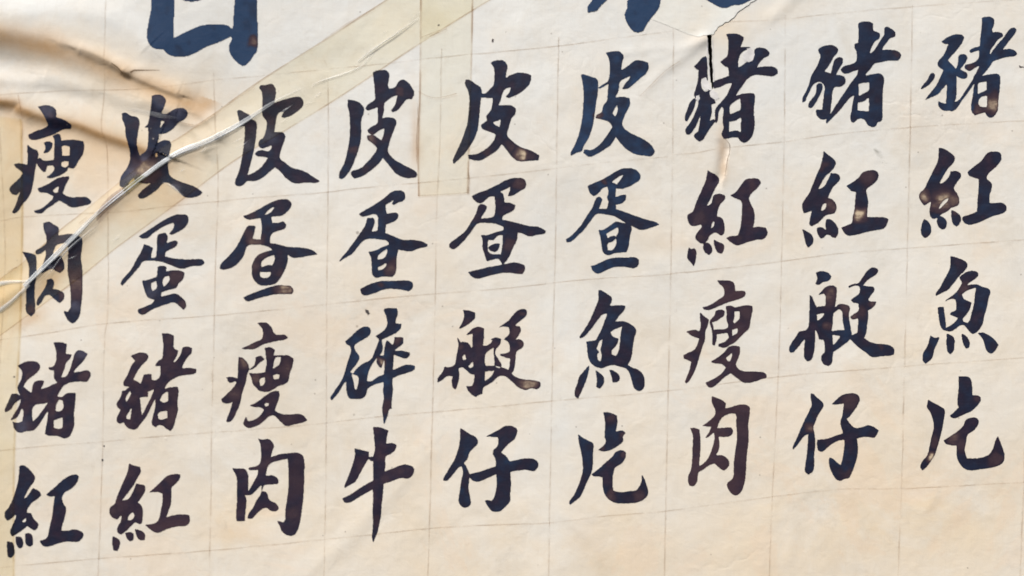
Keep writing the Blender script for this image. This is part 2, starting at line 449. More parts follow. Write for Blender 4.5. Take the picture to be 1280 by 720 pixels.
PAPER = paper_material('aged_paper')
INK = ink_material()
TAPE = film_material('yellowed_tape', (0.996, 0.972, 0.895), (0.60, 0.47, 0.36))
TAPE2 = film_material('yellowed_tape_old', (0.996, 0.982, 0.93), (0.60, 0.47, 0.37), rimw=0.018)
TAPE3 = film_material('yellowed_tape_edge', (0.992, 0.955, 0.85), (0.78, 0.68, 0.5), rimw=0.02)
PENCIL = line_material('pencil_rule', (0.80, 0.755, 0.715), [(0.38, 0.05), (0.62, 1.0)])
SHADE_BOARD = simple_material('shade_dark_board', (0.012, 0.010, 0.010), 0.8)  # near-black colour stands in for the shadow seen through the slit

# ---------------------------------------------------------------- wall behind and the paper sheet
wp = wall_pt(np.array([-1400, 2700, 2700, -1400]), np.array([-1100, -1100, 1800, 1800]), np.zeros(4))
wb = wp.copy(); wb[:, 1] += 0.03
wall = mesh_obj('wall', np.concatenate([wp, wb]), [(3, 2, 1, 0), (4, 5, 6, 7), (0, 1, 5, 4), (1, 2, 6, 5), (2, 3, 7, 6), (3, 0, 4, 7)], SHADE_BOARD, smooth=False)
wall['kind'] = 'structure'

menu = thing('menu_sheet', 'aged cream paper menu with nine columns of large black brush characters', 'paper menu')
# grid columns beside the slit are drawn onto its two lips, the strip between them is left out
SU, SV = UU.copy(), VV.copy()
slit_l = lambda v: np.interp(v, [44, 60, 80, 98, 106, 114], [884.0, 885.0, 886.4, 887.2, 888.6, 890.5]) + 0.35 * np.sin(v * 0.37) + 0.2 * np.sin(v * 0.9)
slit_r = lambda v: np.interp(v, [44, 60, 80, 98, 106, 114], [889.0, 889.6, 890.4, 891.3, 891.6, 890.6]) + 0.3 * np.sin(v * 0.29 + 1) + 0.2 * np.sin(v * 0.71)
ic = int(np.searchsorted(UX, 886.0)); rows = np.where((VY > 45) & (VY < 113))[0]
for j in rows:
    SU[j, ic] = slit_l(VY[j]); SU[j, ic + 1] = max(slit_r(VY[j]), slit_l(VY[j]) + 0.2)
    for k in (1, 2):
        if SU[j, ic - k] > SU[j, ic - k + 1] - 0.5: SU[j, ic - k] = SU[j, ic - k + 1] - 0.5
        if SU[j, ic + 1 + k] < SU[j, ic + k] + 0.5: SU[j, ic + 1 + k] = SU[j, ic + k] + 0.5
P = wall_pt(SU, SV, surf(SU, SV)).reshape(-1, 3)
fc = grid_faces(*UU.shape)
fj, fi = np.divmod(np.arange(len(fc)), UU.shape[1] - 1)
keep = ~((fi == ic) & (fj >= rows[0]) & (fj < rows[-1]))
fc = fc[keep]
wm = warmth(UU, VV); stn = stain_and_shade(UU, VV)
sheet = mesh_obj('paper', P, np.ascontiguousarray(fc), PAPER, menu, attrs={'warm': wm, 'stain_shade': stn})

# ---------------------------------------------------------------- strips lying on the sheet
def ribbon(name, pts, width, lift, mat, parent=None, step=3.0, wob=0.0, across=1, profile=None, seed=0, taper=False):
    """strip of given width (mm, number or per-point list) following the sheet"""
    q = catmull(pts, 12)
    L = np.concatenate([[0], np.cumsum(np.hypot(*np.diff(q, axis=0).T))])
    n = max(2, int(L[-1] / step))
    s = np.linspace(0, L[-1], n)
    x = np.interp(s, L, q[:, 0]); y = np.interp(s, L, q[:, 1])
    tx, ty = np.gradient(x), np.gradient(y); l = np.hypot(tx, ty); tx /= l; ty /= l
    if isinstance(width, (int, float)): w = np.full(n, float(width))
    else: w = np.interp(s / L[-1], np.linspace(0, 1, len(width)), width)
    r = np.random.default_rng(seed)
    if wob:
        k = np.interp(s, np.linspace(0, L[-1], max(3, int(L[-1] / 14))), r.standard_normal(max(3, int(L[-1] / 14))))
        w = w * (1 + 0.35 * k * wob); x = x - ty * k * wob * 0.5; y = y + tx * k * wob * 0.5
    m = across + 1
    a = np.linspace(-0.5, 0.5, m)
    X = x[:, None] - ty[:, None] * w[:, None] * a; Y = y[:, None] + tx[:, None] * w[:, None] * a
    hp = np.zeros((n, m)) if profile is None else profile(s / L[-1], a)
    V = wall_pt(X, Y, surf(X, Y) + lift + hp).reshape(-1, 3)
    f = grid_faces(n, m, flip=True)
    uv = np.stack([np.repeat(s / 100.0, m), np.tile(a + 0.5, n)], -1)
    return mesh_obj(name, V, np.ascontiguousarray(f), mat, parent, uvs=uv)

# pencil grid
VERT = [
    [(4, -60), (2, 100), (2, 150), (5, 200), (9, 290), (9, 340), (5, 420), (2, 480), (1, 560), (0, 760)],
    [(137, -10), (136, 60), (135, 110), (131, 160), (137, 192), (138, 300), (138, 390), (134, 430), (132, 540), (130, 600), (127, 690), (123, 760)],
    [(269, 92), (270, 130), (273, 180), (275, 240), (272, 330), (270, 420), (267, 520), (266, 620), (263, 760)],
    [(407, 76), (411, 96), (412, 180), (411, 300), (410, 420), (409, 560), (406, 760)],
    [(553, 62), (551, 180), (547, 270), (545, 380), (541, 540), (538, 660), (534, 760)],
    [(699, 48), (697, 180), (695, 300), (692, 420), (690, 520), (688, 620), (686, 760)],
    [(842, 26), (841, 180), (839, 320), (836, 460), (833, 600), (830, 760)],
    [(981, 20), (980, 160), (977, 300), (974, 420), (969, 540), (964, 640), (960, 760)],
    [(1139, 8), (1137, 160), (1133, 320), (1130, 440), (1126, 600), (1120, 760)],
    [(1296, -10), (1290, 200), (1284, 420), (1278, 600), (1272, 760)],
]
HORZ = [
    [(-40, 124), (25, 119), (90, 115), (160, 114), (210, 110), (270, 101), (320, 97), (345, 94), (470, 82), (550, 73), (640, 65), (700, 59), (760, 51), (840, 41)],
    [(905, 29), (960, 27), (985, 25), (1050, 18), (1140, 10), (1270, 1), (1330, -4)],
    [(-40, 281), (8, 276), (32, 272), (100, 268), (160, 265), (210, 259), (270, 253), (320, 248), (410, 241), (450, 236), (540, 228), (640, 218), (700, 211), (760, 204), (835, 197)],
    [(842, 194), (870, 192), (905, 186), (980, 178), (1050, 168), (1140, 160), (1280, 152), (1330, 149)],
    [(-40, 430), (0, 425), (60, 417), (142, 404), (278, 394), (408, 381), (480, 373), (552, 367), (640, 360), (730, 350), (835, 343), (970, 328), (1050, 317), (1130, 311), (1280, 300), (1330, 297)],
    [(-40, 567), (0, 563), (60, 557), (130, 552), (190, 546), (272, 540), (396, 530), (470, 521), (540, 515), (620, 508), (700, 500), (838, 488), (980, 470), (1130, 458), (1280, 447), (1330, 444)],
    [(-40, 714), (0, 709), (60, 703), (130, 697), (268, 687), (402, 674), (470, 667), (546, 659), (620, 655), (684, 653), (760, 644), (840, 637), (960, 621), (1050, 611), (1130, 610), (1280, 602), (1330, 600)],
]
for k, pts in enumerate(VERT): ribbon('ruled_line', pts, 2.6, 0.10, PENCIL, menu, wob=0.35, seed=k)
for k, pts in enumerate(HORZ): ribbon('ruled_line', pts, 2.3, 0.16, PENCIL, menu, wob=0.35, seed=40 + k)

# ---------------------------------------------------------------- brush characters
GLYPHS = '''
# 豬 1136 12 9 1
t -.18
p 195,208 240,178 285,163 325,166 340,182 325,215 300,250 268,287 236,323 262,350 285,375 290,425 292,510 285,565 268,600 225,600 228,560 232,470 205,500 175,535 140,550 92,573 125,530 165,480 210,385 185,368 172,350 180,325 205,300 225,262 240,222 218,222
p 178,575 200,588 225,592 300,575 345,515 385,455 412,405 436,355 470,380 440,425 400,470 355,535 320,580 295,620 262,642 245,636 232,638 208,636 188,620 176,600
p 130,405 145,402 158,415 150,440 125,470 100,490 65,507 80,480 110,445
p 305,295 325,285 352,292 358,312 340,345 315,378 330,388 355,402 360,420 345,438 320,436 290,420 270,400 290,370 300,340
p 448,60 470,52 505,54 524,68 526,95 514,125 516,150 545,148 575,156 583,172 550,195 522,232 502,262 498,292 540,232 585,180 622,130 648,120 665,132 655,158 620,200 578,258 620,253 655,262 669,282 655,298 610,302 555,317 520,330 500,360 462,405 425,440 395,430 440,355 405,370 375,390 355,385 340,368 345,352 380,345 425,318 432,262 405,268 380,278 370,265 385,252 435,235 440,180 447,120
p 428,430 455,420 490,412 540,408 562,420 560,500 553,560 550,610 545,640 520,675 490,678 475,660 468,648 440,655 405,667 388,650 380,620 385,580 395,530 400,480
- 425,470 440,460 478,455 480,508 455,520 425,535
- 432,565 455,548 480,545 482,590 478,615 440,612 428,600
f 520,600,60,.8
f 430,640,45,.5
f 380,368,40,.3
# 紅 1130 172 9 2
p 212,68 240,72 285,100 310,125 305,155 275,190 250,225 215,290 240,285 275,245 285,215 315,212 345,225 350,245 330,275 305,320 325,350 338,385 335,420 310,435 290,440 270,460 230,480 205,500 185,510 165,502 155,480 155,450 165,400 120,428 100,400 88,370 98,345 120,325 145,275 175,215 205,150
- 212,445 225,415 250,390 275,380 262,405 238,430 215,450
f 115,375,40,.75
f 235,400,60,.95
f 310,390,45,.7
f 190,450,30,.4
p 120,510 140,520 160,550 165,585 150,615 128,630 108,615 100,580 108,540
p 205,490 240,500 262,530 255,565 235,578 215,565 200,530
p 290,455 315,465 345,490 350,520 335,550 322,560 300,540 290,500
f 305,470,22,.5
p 388,220 430,185 475,150 515,100 550,92 590,98 600,125 590,160 550,200 515,235 508,262 540,290 540,320 528,360 526,412 560,412 610,412 632,435 625,465 590,482 540,495 500,515 455,535 405,547 372,535 355,510 365,495 400,485 450,465 452,400 458,330 460,262 430,252 400,240
# 魚 1126 314 9 3
t -.05
p 305,32 340,40 385,58 408,75 410,95 395,120 360,155 320,205 290,240 250,262 212,280 212,265 240,225 270,170 300,110
p 358,165 375,150 410,128 450,125 475,135 478,152 455,175 425,195 405,215 440,208 475,210 500,222 540,235 552,255 540,300 530,350 515,400 505,445 490,480 460,510 440,518 420,500 400,475 385,462 360,465 335,485 305,500 270,495 245,478 235,440 228,390 224,350 262,348 265,380 272,430 276,480 310,460 340,435 350,415 320,405 298,395 310,380 335,370 340,340 335,300 300,300 262,322 285,298 320,275 345,250 360,225 375,200 365,180
- 375,270 410,245 462,228 455,280 450,330 432,400 425,430 410,448 385,440 380,420 400,400 425,360 435,320 410,310 385,295
f 385,235,45,.5
f 300,300,30,.3
p 180,525 200,540 235,538 225,565 205,610 190,665 170,685 148,703 130,680 132,640 155,600 170,560
p 280,515 300,522 325,540 328,580 320,625 302,645 285,625 278,580
p 372,515 395,525 415,550 425,580 415,602 400,608 385,585 375,550
p 470,510 510,510 550,530 585,560 602,585 585,615 560,640 535,630 520,600 505,550
# 片 1128 456 9 4
p 155,215 175,228 230,258 257,280 255,320 245,380 232,440 215,500 195,560 170,600 145,635 120,655 105,640 115,605 150,560 165,500 180,430 190,380 180,330 165,290 147,262
f 170,575,28,.95
f 195,480,40,.4
p 342,72 380,70 410,78 425,105 428,190 455,188 480,200 480,225 460,250 425,285 370,310 330,328 310,332 288,318 310,298 345,265 336,245 340,180 345,110
f 455,210,30,.35
p 385,345 410,330 450,328 468,345 462,375 440,405 400,435 390,480 382,530 395,580 440,582 500,572 540,550 560,510 575,465 588,440 600,470 618,520 630,565 620,605 585,628 540,640 470,650 410,655 375,640 345,605 332,560 332,500 300,500 265,490 250,470 290,445 340,410 375,375
f 310,455,50,.6
f 575,590,50,.45
f 370,500,40,.4
# 豬 990 24 8 1
t -.1
p 160,195 180,180 215,170 255,170 282,190 280,215 255,245 240,275 215,310 200,332 240,345 250,300 262,260 290,243 312,250 315,275 300,300 280,335 272,355 315,360 332,385 325,410 295,428 265,430 250,460 245,510 240,550 235,590 215,625 185,632 160,618 148,595 148,570 185,570 190,530 195,480 200,430 180,400 150,400 125,420 105,460 90,490 78,520 62,525 60,505 80,465 100,420 112,375 125,345 150,305 170,255 175,230 165,215
p 150,420 165,405 185,408 190,425 180,460 160,500 140,535 120,560 100,558 98,540 115,510 140,480 148,450
p 408,35 435,22 480,25 500,35 500,75 520,85 545,95 540,125 510,150 490,190 480,225 510,200 540,150 570,105 572,62 585,55 620,70 642,95 635,118 610,125 580,160 555,200 600,198 650,205 675,225 670,250 650,265 600,265 550,275 510,285 490,310 455,350 460,358 505,348 550,348 570,370 565,430 560,500 562,560 555,640 530,650 520,672 500,678 470,665 450,635 430,625 400,635 385,650 365,645 360,620 370,570 375,530 385,480 365,490 330,530 290,580 250,620 212,658 208,640 235,600 280,530 320,470 360,410 400,355 410,322 380,330 345,345 315,340 300,320 320,300 360,290 395,270 400,230 398,205 385,180 388,160 408,155 412,100
- 412,410 430,405 478,400 475,450 450,465 415,485
- 408,525 440,520 475,495 478,540 475,580 440,578 405,575
f 650,230,30,.25
# 紅 984 176 8 2
p 225,65 245,85 285,115 300,140 290,170 265,200 275,205 310,210 328,235 315,260 285,290 265,325 250,360 280,370 300,395 305,425 290,455 260,462 235,470 210,495 180,520 150,537 135,525 140,490 150,440 120,450 100,455 92,430 90,400 110,365 135,330 155,280 180,220 205,160 218,110
- 190,305 205,275 225,240 245,215 268,200 262,225 245,260 225,290 205,302
- 208,438 215,410 235,390 242,400 235,425 215,440
f 275,410,40,.55
f 225,160,30,.3
p 92,555 115,565 145,585 160,610 158,640 130,670 115,650 105,610
p 185,545 205,540 225,548 240,560 235,530 240,495 260,490 290,510 312,545 315,580 300,608 280,605 260,590 240,590 225,608 205,612 190,590 182,565
p 365,285 400,265 440,235 470,200 510,188 550,190 567,215 555,250 525,280 492,305 495,340 502,380 498,430 495,480 540,478 600,480 630,492 620,520 600,550 540,562 480,575 420,590 380,595 355,580 333,545 370,530 400,515 405,480 415,440 420,390 425,320 400,318 380,300
f 440,460,42,.95
f 490,220,60,.45
f 470,490,25,.4
# 艇 980 326 8 3
p 195,75 225,66 260,70 288,90 290,110 270,128 240,135 210,152 192,145 205,110
p 155,215 168,218 185,255 200,288 255,282 257,225 245,205 210,215 235,188 265,160 300,155 326,168 325,210 315,290 305,330 300,400 295,430 300,470 302,530 305,560 300,600 295,640 275,655 245,645 228,610 235,585 250,570 250,520 245,495 215,490 205,450 192,430 190,520 182,580 165,620 145,628 125,610 122,560 128,490 115,500 85,540 55,570 35,572 28,550 45,510 75,470 95,440 130,435 150,410 155,320 158,260
- 202,335 230,328 250,330 235,355 205,375
f 285,220,55,.6
f 270,410,30,.5
p 310,300 345,272 385,275 408,292 402,330 405,370 415,430 420,465 400,500 360,530 320,560 300,570 295,540 330,500 350,470 300,462 295,440 320,435 375,432 362,370 360,320 340,300 300,330
f 385,300,40,.5
p 460,140 490,100 520,60 550,42 582,52 583,72 560,95 520,120 490,155 520,160 555,165 562,180 540,215 520,245 540,255 572,255 565,275 540,300 520,310 522,350 515,400 510,450 495,480 520,500 560,515 610,520 660,530 685,555 680,585 650,592 590,597 545,600 510,575 460,540 420,500 400,480 430,460 455,450 458,400 460,360 420,365 408,350 430,335 462,310 460,265 430,262 412,245 440,225 465,205 470,170 455,155 400,168 398,160 430,145
f 425,155,25,.4
f 550,275,25,.6
f 435,345,30,.6
f 480,320,40,.35
f 600,530,20,.25
# 仔 974 474 8 4
p 195,85 210,90 235,115 265,140 275,160 260,190 235,230 220,270 210,300 218,345 222,400 215,470 215,540 205,575 180,592 158,575 160,530 170,470 175,400 178,340 155,350 130,380 105,415 82,437 80,425 105,370 130,310 155,255 180,205 200,155 195,120
f 190,310,30,.7
p 325,155 350,130 385,100 420,88 460,85 495,105 498,130 480,170 455,205 430,235 415,245 440,275 465,300 510,298 550,285 585,295 618,318 605,345 590,362 550,358 510,360 482,370 488,430 480,490 465,540 445,590 430,615 400,620 375,632 350,620 325,580 308,530 308,485 325,490 350,510 380,535 390,500 400,440 405,375 370,380 320,405 290,430 265,450 240,440 232,400 235,375 290,370 350,350 395,335 385,300 378,265 390,230 395,190 400,150 360,155
f 430,130,70,.45
f 430,590,40,.3
# 豬 842 38 7 1
p 125,232 150,210 175,180 200,168 210,190 212,290 215,370 232,375 250,425 262,460 235,470 238,520 225,570 250,560 262,572 225,620 200,660 180,690 160,700 130,675 128,655 150,640 160,600 165,560 172,520 150,580 125,625 100,655 80,655 72,630 85,605 110,570 130,530 150,480 155,450 140,440 128,410 135,380 150,320 155,255 140,248
- 175,310 190,302 210,320 218,360 215,385 200,392 180,375 172,345
- 140,420 155,412 165,425 160,440 143,438
f 195,350,20,.6,2
p 125,430 140,435 135,465 120,510 100,545 85,575 70,570 70,545 85,500 100,460
p 245,330 275,315 320,300 345,290 338,240 320,232 290,205 320,180 335,165 340,110 340,70 328,32 360,28 400,30 438,50 430,80 415,110 450,112 478,112 485,125 450,128 420,150 405,190 402,240 440,215 470,190 500,165 505,125 530,115 575,122 598,145 590,165 560,180 530,215 515,240 560,232 610,232 645,250 648,275 620,292 560,288 500,285 460,310 430,350 400,390 385,420 400,410 440,400 500,400 507,420 500,500 505,590 495,650 470,690 440,706 415,695 400,675 360,675 330,680 310,680 298,650 310,620 305,570 310,500 300,480 280,520 275,570 262,585 258,550 260,500 290,460 325,420 350,370 365,335 330,340 290,360 250,370
- 350,480 380,450 415,430 415,500 390,515 350,530
- 345,575 380,570 420,550 418,640 385,630 345,640
# 紅 838 200 7 2
t .2
p 232,68 250,80 290,100 305,130 290,160 270,200 250,245 225,290 255,275 270,225 310,215 340,225 340,245 310,280 295,320 290,355 320,365 335,400 335,455 315,477 300,465 280,455 245,475 230,505 205,525 170,510 155,490 165,460 195,420 190,405 150,415 125,410 105,365 110,345 140,325 160,270 195,190 220,130
- 250,430 262,395 272,385 270,415 255,432
f 305,250,35,.3
f 180,370,50,.3
f 190,490,35,.3
p 115,545 130,560 150,553 162,575 155,640 145,665 120,635 105,615 108,580
p 205,525 235,520 255,540 260,575 240,595 215,580 205,555
p 270,500 300,515 332,530 333,565 320,588 295,580 280,555 270,525
p 372,225 410,200 440,160 470,125 510,118 550,122 565,145 540,180 505,210 490,240 500,275 520,320 525,370 515,425 545,420 595,425 605,460 580,495 540,500 480,515 420,535 390,525 345,490 380,478 420,475 435,430 442,380 445,320 440,260 400,240
f 420,490,35,.25
# 瘦 838 346 7 3
t .35
p 290,22 320,22 370,25 395,38 405,90 440,88 465,92 470,110 450,130 410,145 360,160 310,180 250,205 210,205 200,190 240,180 290,150 325,125 335,110 330,70 305,45
p 185,222 205,240 240,268 230,310 218,340 215,390 195,450 180,500 165,550 145,600 120,645 100,665 90,655 115,590 130,530 110,520 85,510 80,490 110,475 150,455 165,430 180,385 150,375 120,360 100,342 150,330 180,340 190,310 185,260
f 180,430,40,.4
p 275,240 285,212 320,205 338,215 335,240 310,260 290,275 260,285 270,330 300,328 345,325 360,310 350,270 350,230 345,185 375,180 400,190 430,185 480,178 510,185 510,220 500,270 490,320 460,350 430,380 400,410 370,425 340,443 300,435 300,420 340,405 365,380 355,350 310,355 290,360 285,400 275,430 260,425 262,370 255,320 245,280
- 400,215 430,215 430,260 400,290 390,285 398,250
- 385,330 420,320 415,350 385,370
f 470,230,50,.4
p 360,440 400,430 432,435 435,460 425,500 410,550 440,585 500,590 570,595 598,610 598,630 560,640 520,655 460,660 420,635 375,600 345,620 310,650 270,685 240,690 218,660 250,645 290,625 330,590 345,565 320,545 280,540 250,530 300,500 340,465
- 345,505 365,490 385,470 382,500 370,530 355,525
f 480,620,70,.35
# 肉 832 486 7 4
t .5
p 288,45 305,50 350,68 375,85 370,120 400,115 440,102 480,95 520,108 525,140 515,220 518,310 505,420 500,520 490,590 470,640 440,662 410,650 385,610 385,585 415,560 425,520 425,460 435,380 445,300 440,220 440,160 430,150 380,160 350,180 330,215 320,245 370,240 410,240 420,262 405,290 360,298 330,295 335,340 330,380 315,410 360,415 390,440 395,475 365,508 340,495 305,462 270,475 230,505 205,520 198,570 180,600 150,602 140,580 140,545 158,500 165,450 168,370 170,290 152,242 170,240 210,250 218,320 215,400 208,480 235,465 265,430 290,370 305,300 300,270 265,300 245,305 270,270 285,235 225,230 270,200 305,165 310,130 290,90
f 480,250,90,.35
f 480,430,90,.35
f 190,340,60,.2
f 340,90,40,.3
# 皮 700 58 6 1
t -.25
p 133,182 150,182 190,195 225,205 240,225 238,300 225,380 215,460 200,530 175,590 150,630 140,658 110,670 70,690 70,670 95,625 120,560 140,470 148,380 150,300 145,240
p 288,48 330,38 370,38 398,65 390,105 385,155 420,135 450,110 475,95 520,98 552,110 555,145 540,175 510,200 470,235 425,270 390,274 400,250 430,215 445,190 400,210 375,230 370,265 362,300 345,325 400,322 435,330 440,365 425,400 405,440 392,500 430,540 480,565 530,590 570,620 595,660 575,688 530,688 470,678 420,650 380,610 350,570 320,620 270,655 220,685 185,695 150,670 155,650 200,652 250,620 290,570 330,510 310,480 270,465 225,455 230,435 262,420 270,385 295,345 300,300 305,240 280,255 250,272 240,265 270,245 300,225 312,180 312,110 305,80
- 330,425 345,395 358,372 362,400 355,430 345,445
f 235,440,25,.6
# 蛋 696 204 6 2
t -.2
p 193,148 230,130 290,105 340,75 400,42 450,35 495,45 522,75 520,105 490,130 440,155 395,165 372,160 368,215 400,205 435,200 432,230 405,255 370,262 372,290 430,310 500,335 560,355 620,372 642,385 600,402 530,420 490,405 430,375 360,335 300,322 250,322 220,355 180,410 140,450 95,490 65,498 58,480 100,450 150,395 195,325 225,280 250,220 270,212 288,230 265,290 315,288 325,240 315,220 325,190 318,150 290,160 260,195 230,210 210,190
- 375,145 390,120 415,85 420,75 395,85 360,110 345,125 372,135
f 300,120,20,.35
p 262,418 290,420 330,395 370,370 410,375 450,385 470,405 460,450 450,520 435,560 400,560 360,565 320,577 290,555 280,500 270,450
- 310,445 350,420 385,400 385,440 370,465 375,500 350,545 320,545 318,510 330,490 320,470
p 320,475 340,460 365,455 372,470 355,490 330,500
p 215,645 260,630 310,605 370,592 430,592 490,590 515,605 510,640 485,658 430,650 370,650 320,665 275,688 245,688 225,670
# 魚 696 356 6 3
p 262,32 285,38 320,60 345,80 345,105 330,132 380,128 430,130 425,155 395,190 365,230 420,228 460,245 497,280 485,330 475,400 465,460 445,500 470,515 510,530 545,570 550,620 540,650 515,665 485,645 470,600 455,550 430,520 400,512 355,500 310,510 280,520 240,508 210,480 195,430 190,380 185,355 215,350 245,345 260,320 285,270 305,215 318,180 290,185 265,210 240,245 205,290 170,325 148,335 142,325 175,280 210,220 240,150 262,90
- 335,295 360,280 410,260 400,310 395,370 385,420 370,443 345,435 345,410 375,375 390,335 355,325
- 250,400 270,350 288,340 282,375 275,405 282,440 275,478 262,470 255,430 268,420
p 205,500 202,540 180,610 150,680 135,710 115,690 118,650 130,620 145,570 175,535
f 140,660,30,.25
p 243,530 270,550 295,575 295,615 270,648 248,635 252,590
p 328,528 355,535 390,560 395,585 380,605 350,610 345,575
# 片 696 502 6 4
p 137,202 160,220 200,240 230,258 230,310 228,380 218,440 190,500 155,580 120,615 85,640 80,625 115,570 145,500 165,420 155,310 140,250
p 292,62 330,65 378,85 380,130 370,185 410,178 432,192 415,215 415,245 380,275 340,298 295,308 258,298 285,280 308,250 300,210 305,150 300,100
f 420,200,25,.45
f 345,105,30,.3
f 275,295,20,.4
p 370,312 410,300 435,315 430,345 410,380 370,405 355,440 350,500 355,550 400,562 450,555 495,550 520,520 530,490 532,450 545,470 560,510 570,545 568,580 545,605 500,625 440,630 380,630 340,615 305,580 290,530 290,470 260,462 235,462 218,450 260,420 310,375 350,340
f 340,580,35,.5
f 520,590,40,.45
f 430,325,20,.4
# 皮 550 70 5 1
p 165,155 190,155 225,180 260,205 268,240 290,240 320,210 340,190 345,130 342,85 322,48 350,36 400,36 425,65 420,110 415,145 450,125 490,112 540,115 575,128 572,160 550,200 500,240 460,260 430,268 415,262 440,230 448,205 420,208 400,230 385,280 370,315 400,315 450,315 480,335 475,365 450,400 435,450 425,500 460,540 510,575 570,595 625,625 620,655 560,660 500,662 460,640 420,590 390,555 360,595 300,635 250,658 185,648 180,622 240,615 300,580 340,535 355,495 320,480 270,460 260,435 285,420 300,410 295,380 320,350 330,320 335,270 300,268 262,265 255,330 245,440 225,510 185,580 140,635 90,680 85,660 115,590 150,510 175,430 185,350 190,280 180,220 162,180
- 335,420 375,405 385,400 378,450 355,440
f 520,625,40,.95
f 580,630,35,.3
f 450,570,35,.35
f 300,610,30,.3
# 蛋 550 214 5 2
p 202,160 240,140 300,120 370,85 430,55 490,45 530,55 542,80 535,110 500,130 460,155 428,160 440,125 445,100 410,118 380,130 400,150 408,200 440,200 475,215 465,245 430,265 400,280 392,305 440,315 500,330 560,345 620,350 665,375 660,392 610,400 565,410 520,392 490,385 485,430 460,480 440,530 420,560 395,585 370,550 330,555 300,565 285,530 270,480 270,430 258,400 300,402 350,385 400,370 400,350 350,330 290,325 240,330 200,380 160,430 120,470 85,490 62,475 65,455 110,420 160,380 200,320 230,265 250,215 280,210 298,225 290,250 265,285 260,298 310,295 340,285 350,230 345,160 310,165 270,200 240,200 215,180
- 305,430 340,430 365,405 395,400 395,460 385,520 330,520 305,500
p 305,475 345,455 378,455 372,485 350,505 315,495
f 510,85,40,.5
f 440,460,40,.4
p 180,632 230,620 290,605 370,590 420,580 470,572 530,590 535,615 520,645 480,642 420,635 350,645 290,660 240,673 205,660
f 520,630,20,.3
# 艇 540 372 5 3
t .15
p 198,78 240,82 275,95 272,130 240,160 200,185 172,195 200,140 205,105
p 160,245 175,265 188,285 190,275 225,280 245,300 255,320 258,280 258,225 215,235 235,215 265,190 300,183 330,192 330,240 322,300 345,300 370,285 385,265 365,262 400,250 435,255 430,290 405,320 400,350 420,385 440,420 430,440 400,430 395,400 390,340 392,310 360,330 340,350 335,400 340,425 400,425 440,435 480,450 520,490 580,510 640,515 680,525 682,550 665,568 620,565 590,575 545,560 500,520 460,490 420,490 390,520 350,545 325,560 320,600 300,605 280,620 255,605 230,580 218,550 250,552 265,530 270,480 245,475 210,445 195,435 172,440 175,500 165,540 152,575 135,560 128,520 135,490 100,490 60,520 40,530 40,505 70,465 85,430 105,435 145,420 155,380 165,330 170,290
- 195,370 210,350 218,385 200,390
- 230,430 262,395 262,430 245,440
- 335,460 395,455 375,490 335,520
f 600,540,60,.75
f 560,290,25,.5
f 180,310,20,.4
p 410,192 445,170 480,145 510,110 545,78 585,72 598,88 590,115 555,145 530,165 525,175 555,180 560,205 545,235 525,262 560,262 578,285 570,310 540,330 530,345 525,400 515,450 500,475 485,460 490,420 492,380 470,375 430,362 430,350 460,350 490,335 488,290 470,270 450,262 470,245 488,225 485,185 450,180
f 570,100,25,.4
f 535,215,40,.4
# 仔 540 516 5 4
p 180,92 205,105 240,130 285,155 290,190 265,215 240,245 225,285 205,310 225,345 240,380 300,365 360,345 405,330 402,290 385,250 390,230 410,210 420,180 415,150 380,148 340,145 380,125 420,105 460,80 500,80 535,98 535,125 520,160 490,185 460,215 435,245 465,265 490,300 540,290 600,280 640,285 668,310 665,335 640,360 590,352 530,358 492,365 498,430 495,490 490,550 460,585 430,610 400,614 380,610 350,575 335,545 350,540 375,548 390,530 405,480 410,420 405,380 370,395 300,425 260,420 240,400 236,420 235,480 245,530 245,570 210,588 185,575 172,545 180,480 190,410 200,370 190,330 170,340 145,370 100,420 75,420 80,400 110,350 145,290 170,220 180,160
# 皮 404 82 4 1
p 162,218 195,222 235,238 262,270 260,300 245,350 245,420 240,480 220,550 190,630 160,680 125,712 105,705 110,670 140,610 160,530 172,460 175,380 170,300 160,260
f 195,530,30,.4
p 320,45 350,33 400,35 418,60 412,130 420,150 455,140 475,110 500,92 530,105 560,140 575,180 560,215 530,215 500,250 475,280 440,298 430,285 455,250 470,190 440,200 410,220 390,240 385,290 375,335 400,328 450,335 465,360 455,390 440,430 420,490 412,540 450,590 510,625 560,650 592,675 588,703 520,705 465,680 420,630 380,580 350,620 290,670 240,700 200,710 180,680 190,662 240,645 290,600 335,545 345,520 320,495 280,460 285,440 325,440 355,462 372,472 385,430 390,395 350,415 320,435 290,425 284,405 310,385 345,365 348,320 345,265 320,275 285,285 270,270 290,245 330,215 330,180 325,120 320,80
f 480,165,25,.35
f 305,460,35,.65
f 270,640,40,.2
# 蛋 408 232 4 2
t -.12
p 210,180 250,155 310,120 370,80 410,45 450,33 490,42 500,70 485,100 450,110 430,125 415,115 435,88 400,110 375,125 385,180 420,172 450,175 458,195 440,220 395,240 380,245 375,298 420,315 480,340 550,342 600,350 640,368 635,382 580,395 540,412 500,410 455,400 445,460 440,540 420,570 385,570 350,570 320,578 295,560 290,500 285,450 268,415 310,408 360,385 400,370 390,350 340,338 280,335 240,345 200,390 170,425 130,450 88,477 105,450 150,395 190,340 225,290 250,250 262,205 300,205 310,225 300,260 290,290 325,285 330,240 325,190 300,180 260,192 225,195
- 328,465 330,440 380,400 388,395 385,425 365,455
- 330,530 330,512 350,502 380,485 380,505 355,525
f 420,520,50,.6
p 218,650 250,630 300,610 350,597 400,597 470,595 520,595 545,605 545,640 525,658 470,650 400,645 350,655 300,675 250,688 225,675
f 340,625,25,.3
# 碎 396 388 4 3
t -.12
